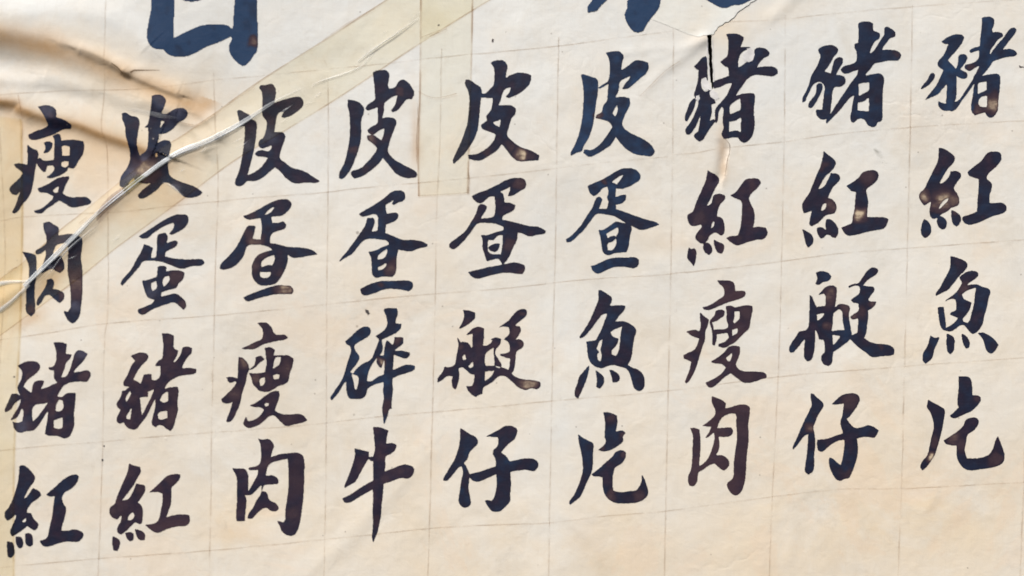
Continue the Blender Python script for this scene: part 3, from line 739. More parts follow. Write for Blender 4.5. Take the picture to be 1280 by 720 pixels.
p 186,192 220,165 260,125 300,103 330,103 345,125 335,155 300,180 245,215 245,245 270,280 272,305 250,340 215,385 235,395 250,370 290,335 330,315 350,300 370,250 390,200 395,182 372,160 400,145 430,120 445,90 440,40 425,0 430,-12 505,-15 512,20 500,60 500,80 535,85 530,110 500,140 450,165 412,182 418,240 400,280 370,310 345,350 330,385 320,440 350,440 385,415 425,400 430,340 425,280 430,230 440,190 450,188 480,215 490,190 490,165 545,168 545,205 515,230 490,250 540,252 585,262 585,280 560,300 530,292 500,280 485,275 485,320 480,372 520,355 570,338 618,345 618,365 600,378 550,395 500,412 480,425 482,500 475,560 475,610 460,615 445,670 425,710 420,660 415,610 425,560 422,500 425,445 390,455 350,470 325,490 310,535 280,550 240,550 215,552 200,530 192,500 190,440 170,465 145,510 100,562 90,548 120,500 160,440 180,395 200,320 220,260 215,222 195,212
- 225,395 262,410 268,440 255,495 245,490 238,450
f 515,190,30,.45
p 395,285 420,280 425,310 410,360 395,350 380,320
f 404,325,24,.8
f 450,600,60,.3
# 牛 402 540 4 4
p 328,-35 370,-32 425,-12 412,40 410,70 450,66 475,78 465,110 435,135 408,150 405,200 400,245 450,225 520,200 570,210 585,230 575,265 550,285 500,285 440,305 395,320 390,380 380,470 375,530 355,620 328,690 322,650 328,560 325,480 330,400 325,355 280,380 230,410 180,438 150,435 135,412 190,385 250,345 300,315 330,300 330,240 330,180 318,180 300,165 280,195 250,250 215,310 190,322 150,348 150,330 175,270 200,200 215,140 212,100 250,108 300,120 302,155 330,150 340,100 335,40
t .1
f 350,560,60,.25
# 皮 272 96 3 1
p 128,218 148,212 180,228 215,248 222,268 250,285 252,340 243,420 232,480 215,550 195,620 225,608 270,580 300,545 325,510 290,502 258,500 242,485 255,470 290,462 325,470 345,450 345,432 310,445 280,450 265,430 272,400 295,385 310,340 315,285 295,255 288,230 290,160 285,100 268,75 280,58 320,55 345,48 370,75 372,110 362,170 400,155 450,140 500,130 530,135 545,165 535,195 500,225 460,250 430,260 405,255 425,222 400,225 380,245 370,300 362,350 410,350 430,368 425,405 408,450 398,510 430,540 470,570 540,590 600,625 648,655 630,665 560,664 490,668 440,640 400,595 368,568 330,600 290,635 240,655 195,655 165,682 130,685 118,668 135,620 155,550 168,470 178,380 180,310 150,315 142,270
t .05
f 320,370,50,.35,1
f 190,430,30,.25,1
f 345,70,30,.25
# 蛋 268 242 3 2
p 190,142 230,130 290,100 340,70 400,45 460,38 490,60 485,90 465,115 430,140 390,145 365,148 372,185 410,185 440,175 458,195 450,220 410,235 375,250 360,275 360,312 410,320 470,335 530,338 590,345 630,360 655,382 610,388 550,400 500,402 470,385 468,430 445,490 415,540 390,565 340,575 295,572 255,535 245,480 255,430 280,390 330,365 375,355 350,335 300,322 240,322 215,335 195,390 165,430 130,460 70,478 45,470 55,440 95,400 140,350 170,300 200,240 225,205 270,205 262,245 250,285 300,290 308,220 300,155 270,160 230,165 205,158
- 322,138 345,110 370,90 385,88 372,110 345,130
- 305,450 308,425 340,400 385,385 388,410 375,450 340,450 310,462
- 295,490 310,492 350,490 368,490 355,520 320,530 300,520
f 270,310,50,.7
f 270,450,40,.5
f 225,260,40,.3
f 430,500,35,.3
f 300,380,40,.5
f 240,140,35,.3
p 192,650 240,628 300,605 350,588 400,575 450,575 485,580 505,605 495,628 440,628 380,632 320,645 270,660 230,673 210,670
f 460,600,60,.8
# 瘦 264 396 3 3
t .25
p 298,38 350,35 385,60 400,95 420,112 470,112 492,130 470,142 420,150 380,160 330,175 280,200 230,203 200,198 240,180 290,155 325,140 335,110 330,75
f 260,180,60,.6
f 320,50,30,.3
p 180,250 205,255 235,285 248,320 235,360 225,410 205,470 190,540 165,600 135,650 105,655 110,630 130,580 145,530 110,540 80,530 72,515 110,480 150,440 170,410 160,400 130,412 115,400 112,385 100,378 135,375 160,378 175,385 178,330 180,280
f 205,290,35,.7
f 150,480,50,.5
p 245,330 280,300 290,250 320,245 345,265 320,280 300,300 270,325
p 245,350 300,352 345,345 355,300 352,240 345,195 380,190 408,205 400,240 440,240 490,240 525,260 515,310 500,350 490,400 465,420 430,430 400,450 360,468 310,460 290,440 270,420 262,385
f 285,380,40,.6
f 490,330,60,.5
f 375,230,40,.35
- 405,265 420,250 445,250 440,290 420,310 395,325
- 312,395 325,380 345,378 345,410 330,430 315,430
- 395,365 415,358 435,360 432,385 400,392
p 312,520 350,490 400,462 432,462 435,490 420,540 405,585 450,605 510,608 560,605 590,620 608,645 580,658 520,672 475,680 440,650 400,615 370,620 330,655 290,680 240,692 212,670 218,640 228,620 238,650 270,645 310,620 340,580 320,565 280,562 248,552 280,540
- 340,545 355,535 372,540 365,555 348,560
f 480,635,60,.4
# 肉 270 536 3 4
t .2
p 270,58 300,65 340,62 370,100 360,140 350,175 400,158 460,150 520,148 555,175 558,300 555,400 545,500 530,590 515,635 490,662 450,658 420,635 405,600 390,570 430,580 440,565 442,500 455,420 462,330 460,240 455,185 400,195 350,212 330,240 320,290 370,290 400,320 395,340 350,345 310,350 295,385 325,395 342,440 380,460 402,490 385,510 350,508 325,490 300,495 270,520 235,555 205,555 212,530 240,490 265,440 290,400 295,345 265,375 225,410 190,410 200,440 195,500 190,572 140,572 135,540 140,460 142,350 135,290 110,242 150,245 190,248 210,290 210,390 240,340 270,280 272,255 215,255 210,240 260,230 285,210 290,140 285,90
f 490,530,50,.35
f 500,300,120,.2
# 皮 134 112 2 1
p 110,155 130,150 170,172 205,180 220,210 212,270 205,330 210,390 222,430 215,490 200,540 160,575 145,600 115,618 95,605 92,580 105,540 140,490 158,430 152,360 135,290 132,240 115,195
p 298,48 330,38 370,50 385,75 375,115 355,155 385,160 415,145 440,130 490,122 515,145 512,175 490,195 455,215 430,245 390,275 345,285 350,245 375,205 352,200 345,260 335,320 325,345 370,322 405,325 415,350 405,410 395,470 405,540 440,565 500,590 560,610 610,645 590,665 530,680 490,670 440,620 400,590 370,585 330,625 290,655 245,682 215,685 205,665 235,630 290,590 240,590 190,580 185,555 200,520 215,470 220,420 255,395 270,370 275,290 272,245 245,245 270,225 285,150 298,90
- 318,405 330,400 332,425 318,432
f 255,510,75,.75
f 440,155,60,.3,1
f 340,115,40,.25,1
f 160,540,60,.35,1
f 255,420,35,.5,1
f 440,610,25,.5,1
# 蛋 134 260 2 2
p 210,178 250,155 310,115 370,78 430,48 480,42 515,50 522,75 510,110 480,140 440,160 415,170 400,165 430,125 430,95 400,102 345,130 300,160 260,192 230,192
p 245,228 280,240 300,255 290,290 290,315 320,310 325,240 325,185 335,165 380,158 392,180 385,222 440,205 455,215 445,240 410,260 380,278 375,305 420,315 490,322 560,322 610,325 622,345 600,362 540,365 485,382 440,370 390,350 340,335 285,330 240,335 215,370 180,410 140,455 110,488 98,475 110,450 160,390 200,320 230,270
f 420,225,30,.2
p 232,455 270,450 325,430 330,370 355,362 385,370 380,400 420,390 480,395 497,408 490,440 460,475 445,500 400,512 352,528 350,545 355,555 410,540 440,535 480,560 505,590 505,620 490,638 460,610 430,590 390,600 330,620 285,640 240,668 210,655 208,635 250,618 300,595 310,575 270,560 250,520
- 290,470 320,455 325,500 300,520 290,500
- 370,435 400,425 405,450 370,495 360,470
f 450,430,50,.45
f 250,650,30,.3
f 490,615,35,.5
f 290,520,40,.25,1
# 豬 128 408 2 3
t .25
p 190,185 240,165 290,168 305,185 290,215 265,240 240,270 210,330 240,345 255,360 275,300 322,295 325,330 350,335 375,310 378,245 342,245 370,210 388,200 395,120 388,42 430,45 460,58 460,100 462,135 488,150 480,180 455,225 470,220 500,180 515,130 545,125 575,135 570,165 540,200 515,245 510,262 560,258 600,265 595,290 560,300 510,305 460,325 430,345 400,390 430,380 485,375 490,400 482,480 485,520 470,580 460,620 440,650 410,635 395,618 360,615 350,628 325,610 328,570 345,500 345,450 320,500 290,560 255,605 225,640 190,638 158,618 150,595 125,605 105,590 108,565 130,520 108,500 105,480 130,440 140,400 165,395 170,385 200,375 180,375 150,370 148,345 170,310 200,240 220,215 205,195
- 168,470 195,420 190,400 175,420 160,450
- 165,560 195,510 200,500 190,580 165,575
- 250,440 300,438 300,405 340,390 320,440 290,500 262,555
- 372,460 395,420 425,405 425,465 400,475
- 365,540 400,525 422,525 420,570 380,580 362,570
f 260,195,50,.4
f 460,560,70,.45
f 470,430,50,.3
f 430,80,40,.3
f 580,280,30,.3
f 230,520,40,.2
# 紅 124 556 2 4
t .3
p 202,112 230,125 270,135 275,165 255,200 230,245 190,300 155,345 200,330 235,265 245,238 300,248 300,285 280,320 255,355 275,370 285,400 285,440 278,485 265,490 240,478 215,500 180,535 150,558 128,540 130,510 150,470 155,435 125,462 95,448 78,420 85,385 110,365 130,310 160,240 190,170
- 190,465 200,435 225,415 235,440 215,465
f 105,410,30,.4
f 260,270,40,.3
f 160,450,30,.3
p 98,565 130,580 145,600 138,640 128,658 105,655 97,620
p 175,545 210,540 230,550 225,590 205,598 185,575
p 235,520 270,530 298,550 298,588 275,592 252,575
p 325,293 370,255 410,215 440,190 475,180 520,180 515,210 490,240 465,265 465,320 460,370 445,410 430,450 480,435 530,430 575,435 578,475 555,500 500,505 440,520 380,545 340,530 300,495 350,488 380,470 400,400 410,340 408,298 370,290
f 430,370,60,.15
# 瘦 0 126 1 1
p 262,45 310,35 345,42 372,65 375,110 430,130 468,158 460,180 410,185 350,215 290,235 230,250 200,242 192,218 240,195 290,178 320,160 310,125 290,85
f 325,75,40,.35,1
f 345,95,22,.3
p 188,278 215,300 250,318 255,345 245,385 235,430 225,500 210,570 190,610 155,650 130,690 105,706 90,700 115,650 135,590 150,560 120,590 95,588 75,555 90,530 125,500 160,455 150,445 115,420 102,402 130,395 165,398 185,405 190,350 185,310
p 288,265 325,258 345,270 340,295 315,325 285,332 300,300
p 245,375 265,360 290,378 335,375 352,375 355,300 355,250 345,225 375,210 392,215 398,255 430,250 490,250 535,258 542,290 530,340 500,390 475,425 440,420 435,440 400,465 360,480 325,488 305,482 340,455 355,430 345,408 310,410 300,445 285,450 265,425 250,405
- 400,290 415,283 452,290 450,345 430,350 405,345
- 400,390 420,380 445,385 440,410 415,420 400,410
p 250,550 290,535 330,515 380,485 445,475 445,490 425,530 405,580 440,602 500,605 555,605 585,630 580,645 530,660 460,668 420,645 385,625 350,650 310,675 275,705 235,702 228,690 270,678 310,650 345,615 350,600 310,580 260,572
- 345,565 365,545 382,535 378,575 360,580
# 肉 0 270 1 2
p 285,48 320,38 350,55 382,78 380,125 420,118 470,115 525,140 528,200 520,260 528,310 532,400 530,500 522,570 515,620 495,655 470,673 445,655 420,615 415,592 440,600 455,580 460,540 455,450 440,350 440,270 445,200 435,170 400,175 370,185 355,220 345,265 400,250 415,290 418,330 390,358 365,345 340,330 310,345 280,360 270,350 285,310 305,240 300,215 265,240 240,240 238,222 270,200 305,170 305,130 290,90
f 490,430,90,.6
f 390,340,25,.5
f 330,80,40,.25,1
f 485,570,30,.4,1
f 330,320,15,.8,1
p 155,225 200,232 240,245 245,280 245,380 235,430 232,500 235,600 210,628 180,600 178,540 180,470 195,430 200,370 195,310 180,270
f 210,590,30,.35
p 310,400 340,395 355,415 345,455 385,465 415,485 415,520 390,545 360,525 325,495 300,500 280,530 255,562 242,555 250,520 285,470 305,430
f 405,500,25,.5
# 豬 0 416 1 3
t .2
p 128,205 170,182 210,175 255,185 268,205 255,240 220,270 185,300 165,335 195,360 215,375 222,330 235,305 270,295 295,300 285,325 270,350 310,340 350,320 375,310 355,280 355,235 325,228 320,215 355,205 370,150 365,100 352,60 400,58 435,70 428,130 465,135 455,160 430,190 420,225 400,275 425,275 450,240 470,180 490,120 520,108 565,130 545,165 520,195 490,225 475,248 520,240 570,235 585,255 575,285 560,303 520,302 460,308 420,325 395,355 375,395 400,400 440,375 488,375 488,420 480,500 482,570 465,620 450,645 420,658 400,650 370,640 330,642 300,628 305,590 315,540 320,480 300,510 270,560 230,605 180,612 140,622 110,600 95,550 85,540 105,510 140,450 150,410 110,440 85,480 50,495 48,480 70,430 90,380 120,378 150,395 130,360 128,335 150,290 155,240
- 90,545 125,525 155,470 165,490 158,550 130,560 110,555
- 222,470 240,448 290,440 320,430 300,460 260,515 225,552 220,520
- 368,450 385,415 410,420 412,470 385,490 365,485
- 355,545 380,535 410,525 410,590 385,598 355,590
f 545,265,40,.5
f 195,280,25,.45
f 530,130,40,.3,1
f 150,580,50,.3,1
f 460,480,50,.15
# 紅 0 570 1 4
p 140,60 160,52 190,68 235,120 235,150 205,190 180,235 165,270 195,240 225,195 265,215 278,240 250,265 215,290 190,325 185,350 212,350 230,390 255,415 252,445 235,460 205,445 190,432 160,455 125,480 95,497 80,475 95,430 120,370 115,360 90,385 65,400 48,378 50,345 75,315 100,260 120,200 135,130
- 155,405 180,375 183,400 170,410
p 60,528 95,535 105,570 105,610 85,632 65,625 60,580
p 115,498 150,500 162,530 155,565 135,572 118,545
p 175,480 205,478 222,500 222,550 200,560 178,545
p 305,238 350,200 400,155 450,120 495,112 510,125 495,165 460,200 420,225 405,255 412,290 430,325 420,380 405,430 400,462 450,460 480,452 530,470 538,490 520,520 495,532 440,528 380,540 340,555 290,558 265,525 310,505 325,450 345,360 352,300 360,245 330,248
# 白 180 0 2 0
t -.5
p 70,-600 250,-560 420,-640 640,-650 745,-600 740,-300 722,-50 718,60 720,180 718,320 700,345 680,375 655,405 625,420 585,390 550,345 540,300 558,255 555,235 480,270 400,300 330,340 260,362 190,358 150,335 140,315 90,315 55,290 38,240 45,150 60,60 60,-200
- 205,-150 400,-180 585,-200 578,0 565,190 530,165 450,160 380,165 300,195 230,230 198,245 198,180 205,60
- 215,-480 400,-540 600,-560 590,-320 400,-290 205,-260
p 200,-30 400,-40 380,0 345,15 300,18 260,10
f 700,270,30,.7
# 粥 716 0 6 0
t -.5
p 230,-350 300,-330 290,-150 220,0 180,40 150,75 125,82 95,85 95,50 110,30 140,-20 200,-120
p 355,-450 640,-430 600,-100 553,0 540,60 500,110 460,165 440,200 405,210 375,200 345,160 325,100 340,60 345,-50
p 800,-420 1120,-450 1130,-60 1130,-10 1090,20 1040,40 990,45 960,60 920,55 880,35 820,-5 790,-60
'''

def outline(pts):
    """smooth a traced outline, keeping its sharp corners"""
    p = np.array(pts, float); n = len(p); out = []
    d1 = p - np.roll(p, 1, 0); d2 = np.roll(p, -1, 0) - p
    l1 = np.hypot(*d1.T); l2 = np.hypot(*d2.T)
    cosv = (d1 * d2).sum(1) / (l1 * l2 + 1e-9)
    sharp = cosv < 0.45
    tan = (np.roll(p, -1, 0) - np.roll(p, 1, 0)) * 0.5
    for i in range(n):
        j = (i + 1) % n
        L = np.hypot(*(p[j] - p[i]))
        k = max(1, int(L / 9))
        def tg(a):
            if sharp[a]: return p[j] - p[i]
            g = tan[a]; gl = np.hypot(*g) + 1e-9
            return g / gl * L
        a, b = tg(i), tg(j)
        for q in range(k):
            s = q / k
            out.append((2 * s**3 - 3 * s**2 + 1) * p[i] + (s**3 - 2 * s**2 + s) * a + (-2 * s**3 + 3 * s**2) * p[j] + (s**3 - s**2) * b)
    return np.array(out)

def fill(shape, poly, x0, y0, c):
    """even-odd raster of a polygon on a grid of cell size c"""
    ny, nx = shape; m = np.zeros(shape, bool)
    X = (poly[:, 0] - x0) / c; Y = (poly[:, 1] - y0) / c
    X2, Y2 = np.roll(X, -1), np.roll(Y, -1)
    for j in range(max(0, int(Y.min())), min(ny, int(Y.max()) + 2)):
        hit = (Y <= j) != (Y2 <= j)
        if not hit.any(): continue
        xs = np.sort(X[hit] + (j - Y[hit]) / (Y2[hit] - Y[hit]) * (X2[hit] - X[hit]))
        for a, b in zip(xs[0::2], xs[1::2]):
            m[j, max(0, int(math.ceil(a))):max(0, int(math.floor(b)) + 1)] = True
    return m

def blur(f, s):
    r = int(3 * s) + 1; k = np.exp(-0.5 * (np.arange(-r, r + 1) / s) ** 2); k /= k.sum()
    g = np.pad(f, r, mode='edge')
    g = np.apply_along_axis(lambda a: np.convolve(a, k, 'valid'), 0, g)
    return np.apply_along_axis(lambda a: np.convolve(a, k, 'valid'), 1, g)

ROWN = ['title', 'first', 'second', 'third', 'bottom']
COLN = ['', 'first', 'second', 'third', 'fourth', 'fifth', 'sixth', 'seventh', 'eighth', 'ninth']

TH = 0.30
def build_glyph(head, lines, idx):
    ch, x0, y0, col, row = head.split(); x0, y0, col, row = float(x0), float(y0), int(col), int(row)
    polys, fades, tone = [], [], 0.0
    for l in lines:
        k, rest = l.split(' ', 1)
        if k in 'p-':
            q = np.array([[float(z) for z in w.split(',')] for w in rest.split()])
            polys.append((k, np.array([x0, y0]) + outline(q) / 5.0))
        elif k == 'f': fades.append([float(z) for z in rest.split(',')])
        elif k == 't': tone = float(rest)
    allp = np.concatenate([q for _, q in polys])
    c = 0.5 if row else 0.9
    bx, by = allp.min(0) - 4; ex, ey = allp.max(0) + 4
    nx, ny = int((ex - bx) / c) + 1, int((ey - by) / c) + 1
    m = np.zeros((ny, nx), bool)
    for k, q in polys:
        f = fill((ny, nx), q, bx, by, c)
        if k == 'p': m |= f
        else: m &= ~f
    f = blur(m.astype(float), 0.50 / c)
    f = f + 0.075 * smooth_noise((ny, nx), 2.2 / c, idx * 3 + 1) + 0.05 * smooth_noise((ny, nx), 5.0 / c, idx * 3 + 2)
    f[[0, -1], :] = 0; f[:, [0, -1]] = 0
    deep = np.clip((blur(m.astype(float), 2.0 / c) - 0.45) * 2.2, 0, 1)
    yy, xx = np.mgrid[0:ny, 0:nx].astype(float)
    gy, gx = np.gradient(f)
    ins = f >= TH
    # cells with at least one corner inside; corners outside are pulled onto the contour
    cell = ins[:-1, :-1] | ins[1:, :-1] | ins[:-1, 1:] | ins[1:, 1:]
    px, py = xx.copy(), yy.copy()
    out = ~ins
    for _ in range(3):
        i = np.clip(px, 0, nx - 1.001); j = np.clip(py, 0, ny - 1.001); a = i.astype(int); b = j.astype(int); fa, fb = i - a, j - b
        def smp(A): return (A[b, a] * (1 - fa) + A[b, np.minimum(a + 1, nx - 1)] * fa) * (1 - fb) + (A[np.minimum(b + 1, ny - 1), a] * (1 - fa) + A[np.minimum(b + 1, ny - 1), np.minimum(a + 1, nx - 1)] * fa) * fb
        F0, GX, GY = smp(f), smp(gx), smp(gy)
        g2 = GX ** 2 + GY ** 2 + 1e-3
        dx = (TH - F0) * GX / g2; dy = (TH - F0) * GY / g2
        l = np.hypot(dx, dy) + 1e-9; k = np.minimum(1, 0.7 / l)
        px = np.where(out, px + dx * k, px); py = np.where(out, py + dy * k, py)
    u = bx + px * c; v = by + py * c
    cover = np.where(out, 0.0, np.clip((f - TH) / (0.68 - TH), 0, 1))
    nz1 = smooth_noise((ny, nx), 7.0 / c, idx + 900); nz2 = smooth_noise((ny, nx), 7.0 / c, idx + 950)
    wash = np.zeros((ny, nx)); sheen = np.zeros((ny, nx))
    for fd in fades:
        cx, cy, rr, st = x0 + fd[0] / 5, y0 + fd[1] / 5, fd[2] / 5, fd[3]
        q = np.hypot(u + 1.6 * nz1 - cx, v + 1.6 * nz2 - cy) / rr
        g = min(0.95, st if st > 0.7 else st * 0.85) * np.clip(1.15 * np.exp(-(q ** 2) * 1.0), 0, 1)
        kind = int(fd[4]) if len(fd) > 4 else 0
        if kind: sheen = np.maximum(sheen, g)
        else: wash = np.maximum(wash, g)
    idn = -np.ones((ny, nx), int)
    use = np.zeros((ny, nx), bool)
    use[:-1, :-1] |= cell; use[1:, :-1] |= cell; use[:-1, 1:] |= cell; use[1:, 1:] |= cell
    idn[use] = np.arange(use.sum())
    J, I = np.nonzero(cell)
    fcs = np.stack([idn[J, I], idn[J + 1, I], idn[J + 1, I + 1], idn[J, I + 1]], -1)
    lift = 0.26
    extra = flap_lift(u, v) if ch == '粥' else 0.0
    V = wall_pt(u, v, surf(u, v) + lift + extra)[use]
    o = mesh_obj('brush_character', V, fcs, INK, menu, attrs={
        'wash': wash[use], 'painted_sheen': np.clip(sheen[use], 0, 1), 'depth': deep[use], 'cover': cover[use],
        'tone': np.full(use.sum(), tone + 0.05 * nz1[use] )})
    if row: o['label'] = 'black brush character %s, %s of four in the %s column from the left' % (ch, {1: 'topmost', 2: 'second', 3: 'third', 4: 'lowest'}[row], COLN[col])
    else: o['label'] = 'large blue-black title character %s cut off by the top edge' % ch
    return o

TORN = [(1075, -150), (1010, -70), (965, -16), (943, 2), (933, 9), (923, 16), (917, 23), (911, 28), (905, 31), (898, 36), (895, 40), (892, 44), (886, 45.5), (880, 46), (872, 47.5), (862, 45), (850, 40)]
def flap_lift(u, v):
    s, t = poly_dist(np.asarray(u, float), np.asarray(v, float), TORN)
    return 0.3 + 0.55 * np.exp(-(np.abs(s) / 14.0) ** 2) * np.clip((0.93 - t) / 0.15, 0, 1)

head, lines, idx = None, [], 0
for l in GLYPHS.strip().split('\n') + ['#']:
    l = l.strip()
    if l.startswith('#'):
        if head: build_glyph(head, lines, idx); idx += 1
        head, lines = l[1:].strip(), []
    elif l: lines.append(l)

# ---------------------------------------------------------------- torn upper layer at the top right
PALE = paper_material('pale_torn_paper', cool=(0.71, 0.715, 0.68), warm=(0.735, 0.60, 0.42))
te = catmull(TORN, 8)
r_ = np.random.default_rng(11)
te = te + np.interp(np.arange(len(te)), np.arange(0, len(te) + 3, 3), r_.standard_normal(len(np.arange(0, len(te) + 3, 3))))[:, None] * 0.35
le = np.stack([np.linspace(700, 800, len(te)), np.linspace(-170, 20, len(te))], -1)
A = np.linspace(0, 1, 60) ** 0.7
GU = le[:, None, 0] + (te - le)[:, None, 0] * A; GV = le[:, None, 1] + (te - le)[:, None, 1] * A
lf = flap_lift(GU, GV) * np.clip(A * 2.2, 0.12, 1)[None, :]
fw = warmth(GU, GV)
edge = np.clip((A - 0.86) / 0.14, 0, 1)[None, :] * np.ones_like(GU)  # highlight along the tear, painted as a cooler, paler rim
torn = mesh_obj('torn_paper_layer', wall_pt(GU, GV, surf(GU, GV) + lf).reshape(-1, 3), np.ascontiguousarray(grid_faces(*GU.shape)), PALE,
                attrs={'warm': np.clip(fw * (1 - edge) - 0.05, 0, 1), 'stain_shade': np.zeros_like(GU)})
thing('torn_paper_layer', 'pale torn corner of an upper paper layer above the dark slit at top right', 'torn paper', o=torn)

# ---------------------------------------------------------------- tapes
def tape(name, label, top, bot, lift, mat, n_across=14):
    """strip between two edge curves"""
    a = catmull(top, 16); b = catmull(bot, 16)
    def res(q, n):
        L = np.concatenate([[0], np.cumsum(np.hypot(*np.diff(q, axis=0).T))]); s = np.linspace(0, L[-1], n)
        return np.stack([np.interp(s, L, q[:, 0]), np.interp(s, L, q[:, 1])], -1)
    n = int(np.hypot(*np.diff(a, axis=0).T).sum() / 2.5)
    a, b = res(a, n), res(b, n)
    k = np.linspace(0, 1, n_across * 2 + 1)
    G = a[:, None, :] * (1 - k[None, :, None]) + b[:, None, :] * k[None, :, None]
    V = wall_pt(G[..., 0], G[..., 1], surf(G[..., 0], G[..., 1]) + lift).reshape(-1, 3)
    uv = np.stack([np.repeat(np.linspace(0, n / 40, n), len(k)), np.tile(k, n)], -1)
    return V, np.ascontiguousarray(grid_faces(n, len(k))), uv

dt = thing('clear_tape', 'wide yellowed clear tape running diagonally across the upper left characters', 'tape', 'clear tapes on the menu')
V, f, uv = tape('x', '', [(-60, 396), (12, 342), (32, 328), (80, 286), (102, 269), (150, 230), (200, 190), (247, 159), (320, 106), (405, 52), (482, 2), (560, -46)],
                [(-20, 436), (28, 402), (86, 360), (110, 342), (144, 314), (175, 291), (235, 247), (295, 202), (357, 165), (430, 120), (520, 60), (620, -2), (690, -40)], 0.62, TAPE)
mesh_obj('tape_band', V, f, TAPE, dt, uvs=uv)
vt = thing('clear_tape', 'upright yellowed tape strip ending in a square corner between fourth and fifth columns', 'tape', 'clear tapes on the menu')
V, f, uv = tape('x', '', [(526, -60), (526, 30), (525, 120), (523, 190), (524, 246)], [(593, -60), (592, 30), (590, 120), (588, 190), (586, 242)], 1.0, TAPE2)
mesh_obj('tape_band', V, f, TAPE2, vt, uvs=uv)
DIRT = line_material('edge_dirt', (0.45, 0.33, 0.22), [(0.35, 0.1), (0.62, 1.0)])
SMUDGE2 = line_material('grey_smudge', (0.62, 0.62, 0.60), [(0.42, 0.0), (0.62, 1.0)])
ribbon('tape_end', [(524, 245.5), (550, 244.5), (586, 241.5)], 1.3, 1.25, DIRT, vt, wob=0.5, seed=5)
ribbon('dirty_edge', [(586, 242), (587, 226), (586.5, 210)], 2.4, 1.3, DIRT, vt, wob=0.5, seed=6)
ribbon('dirty_edge', [(523, 206), (522.5, 180), (524, 150), (524, 128)], [1.0, 4.2, 2.5, 4.0, 1.0], 1.35, DIRT, vt, wob=0.9, seed=8)
lt = thing('clear_tape', 'narrow amber tape strip down the left edge of the sheet', 'tape', 'clear tapes on the menu')
V, f, uv = tape('x', '', [(-46, 140), (-44, 300), (-46, 500), (-50, 780)], [(31, 150), (32, 260), (31, 350), (29, 420), (25, 500), (22, 600), (21, 780)], 1.4, TAPE3)
mesh_obj('tape_band', V, f, TAPE3, lt, uvs=uv)

# the pinched fold standing along the diagonal tape
def fold_mat():
    m, t, out = new_mat('milky_film_glint')
    v = coords(t)
    nz = noise(t, v, 26.0, 6, 0.7, 0.4)
    mp = t.nodes.new('ShaderNodeUVMap'); mm = t.nodes.new('ShaderNodeMapping'); mm.inputs['Scale'].default_value = (0.7, 7.0, 1.0)
    t.links.new(mp.outputs[0], mm.inputs[0])
    st = noise(t, mm.outputs[0], 1.6, 4, 0.6)
    col = mix(t, ramp(t, st, [(0.38, 0.0), (0.62, 1.0)]), (0.66, 0.73, 0.80), (0.96, 0.97, 0.96))  # highlights of the creased clear film put into its base colour
    bs = t.nodes.new('ShaderNodeBsdfPrincipled'); t.links.new(col, bs.inputs['Base Color'])
    bs.inputs['Roughness'].default_value = 0.32; bs.inputs['Specular IOR Level'].default_value = 0.5
    sx = t.nodes.new('ShaderNodeSeparateXYZ'); t.links.new(mp.outputs[0], sx.inputs[0])
    e = math_(t, 'MINIMUM', sx.outputs['Y'], math_(t, 'SUBTRACT', 1.0, sx.outputs['Y']))
    al = math_(t, 'MULTIPLY', ramp(t, e, [(0.0, 0.25), (0.22, 1.0)]), ramp(t, nz, [(0.25, 0.55), (0.55, 1.0)]))
    al = math_(t, 'MULTIPLY', al, math_(t, 'MULTIPLY', attr(t, 'body'), ramp(t, st, [(0.34, 0.30), (0.52, 1.0)])))
    t.links.new(al, bs.inputs['Alpha'])
    t.links.new(bs.outputs[0], out.inputs[0])
    return m
FOLD = fold_mat()

def fold(pts, width, height, body, lift=1.0, seed=0, name='film_fold_glint'):
    o = ribbon(name, pts, width, lift, FOLD, dt, step=1.6, across=8, seed=seed, wob=0.35,
               profile=lambda s, a: (np.interp(s, np.linspace(0, 1, len(height)), height))[:, None] * np.maximum(0, 1 - (2.0 * np.abs(a + 0.10)) ** 1.3)[None, :])
    n = len(o.data.vertices) // 9
    b = np.interp(np.linspace(0, 1, n), np.linspace(0, 1, len(body)), body)
    at = o.data.attributes.new('body', 'FLOAT', 'POINT'); at.data.foreach_set('value', np.repeat(b, 9).astype(np.float32))
    return o
fold(FILM[3:15], [5, 5, 5, 4.5, 5, 5.5, 7, 8, 7, 5, 3.5, 2], [.8, .8, .8, .8, .9, 1.2, 1.4, 1.2, .8, .6, .4, .3], [0.8, 0.8, 0.75, 0.75, 0.7, 0.75, 0.8, 0.85, 0.75, 0.65, 0.4, 0.1])
for off, w_, sd_ in ((-1.9, 1.6, 21), (1.7, 2.0, 22)):
    fold([(a + off * 0.55, b + off * 0.8 + 0.5 * math.sin(a * .035 - off)) for a, b in catmull(FILM[3:14], 3)], [w_, w_ * 1.3, w_ * .6, w_, w_ * 1.5, w_ * .7, w_, w_ * .4], [.5] * 5, [.95, 1, .6, 1, .9, 1, .7, .9, .5], lift=1.9, seed=sd_)
fold([(-60, 404), (-8, 392), (14, 380), (40, 356)], [5, 5.5, 5, 4], [.6, .6, .8, .6], [0.5, 0.7, 0.65, 0.6], seed=2)
fold([(-60, 360), (-6, 356), (14, 353), (36, 352), (44, 348)], [18, 15, 9, 5, 2], [.8, .8, .8, .8, .5], [0.7, 0.8, 0.75, 0.7, 0.3], seed=3)
fold([(392, 110), (400, 104), (450, 86), (468, 66)], [1.5, 3, 2, 1.5], [1, 1, 1, 1], [0.2, 0.45, 0.35, 0.2], seed=4)
fold([(449, 78), (470, 62), (496, 44), (524, 24)], [1.5, 2.2, 2.0, 1.0], [1, 2, 2, 1], [0.45, 0.7, 0.6, 0.3], seed=5)
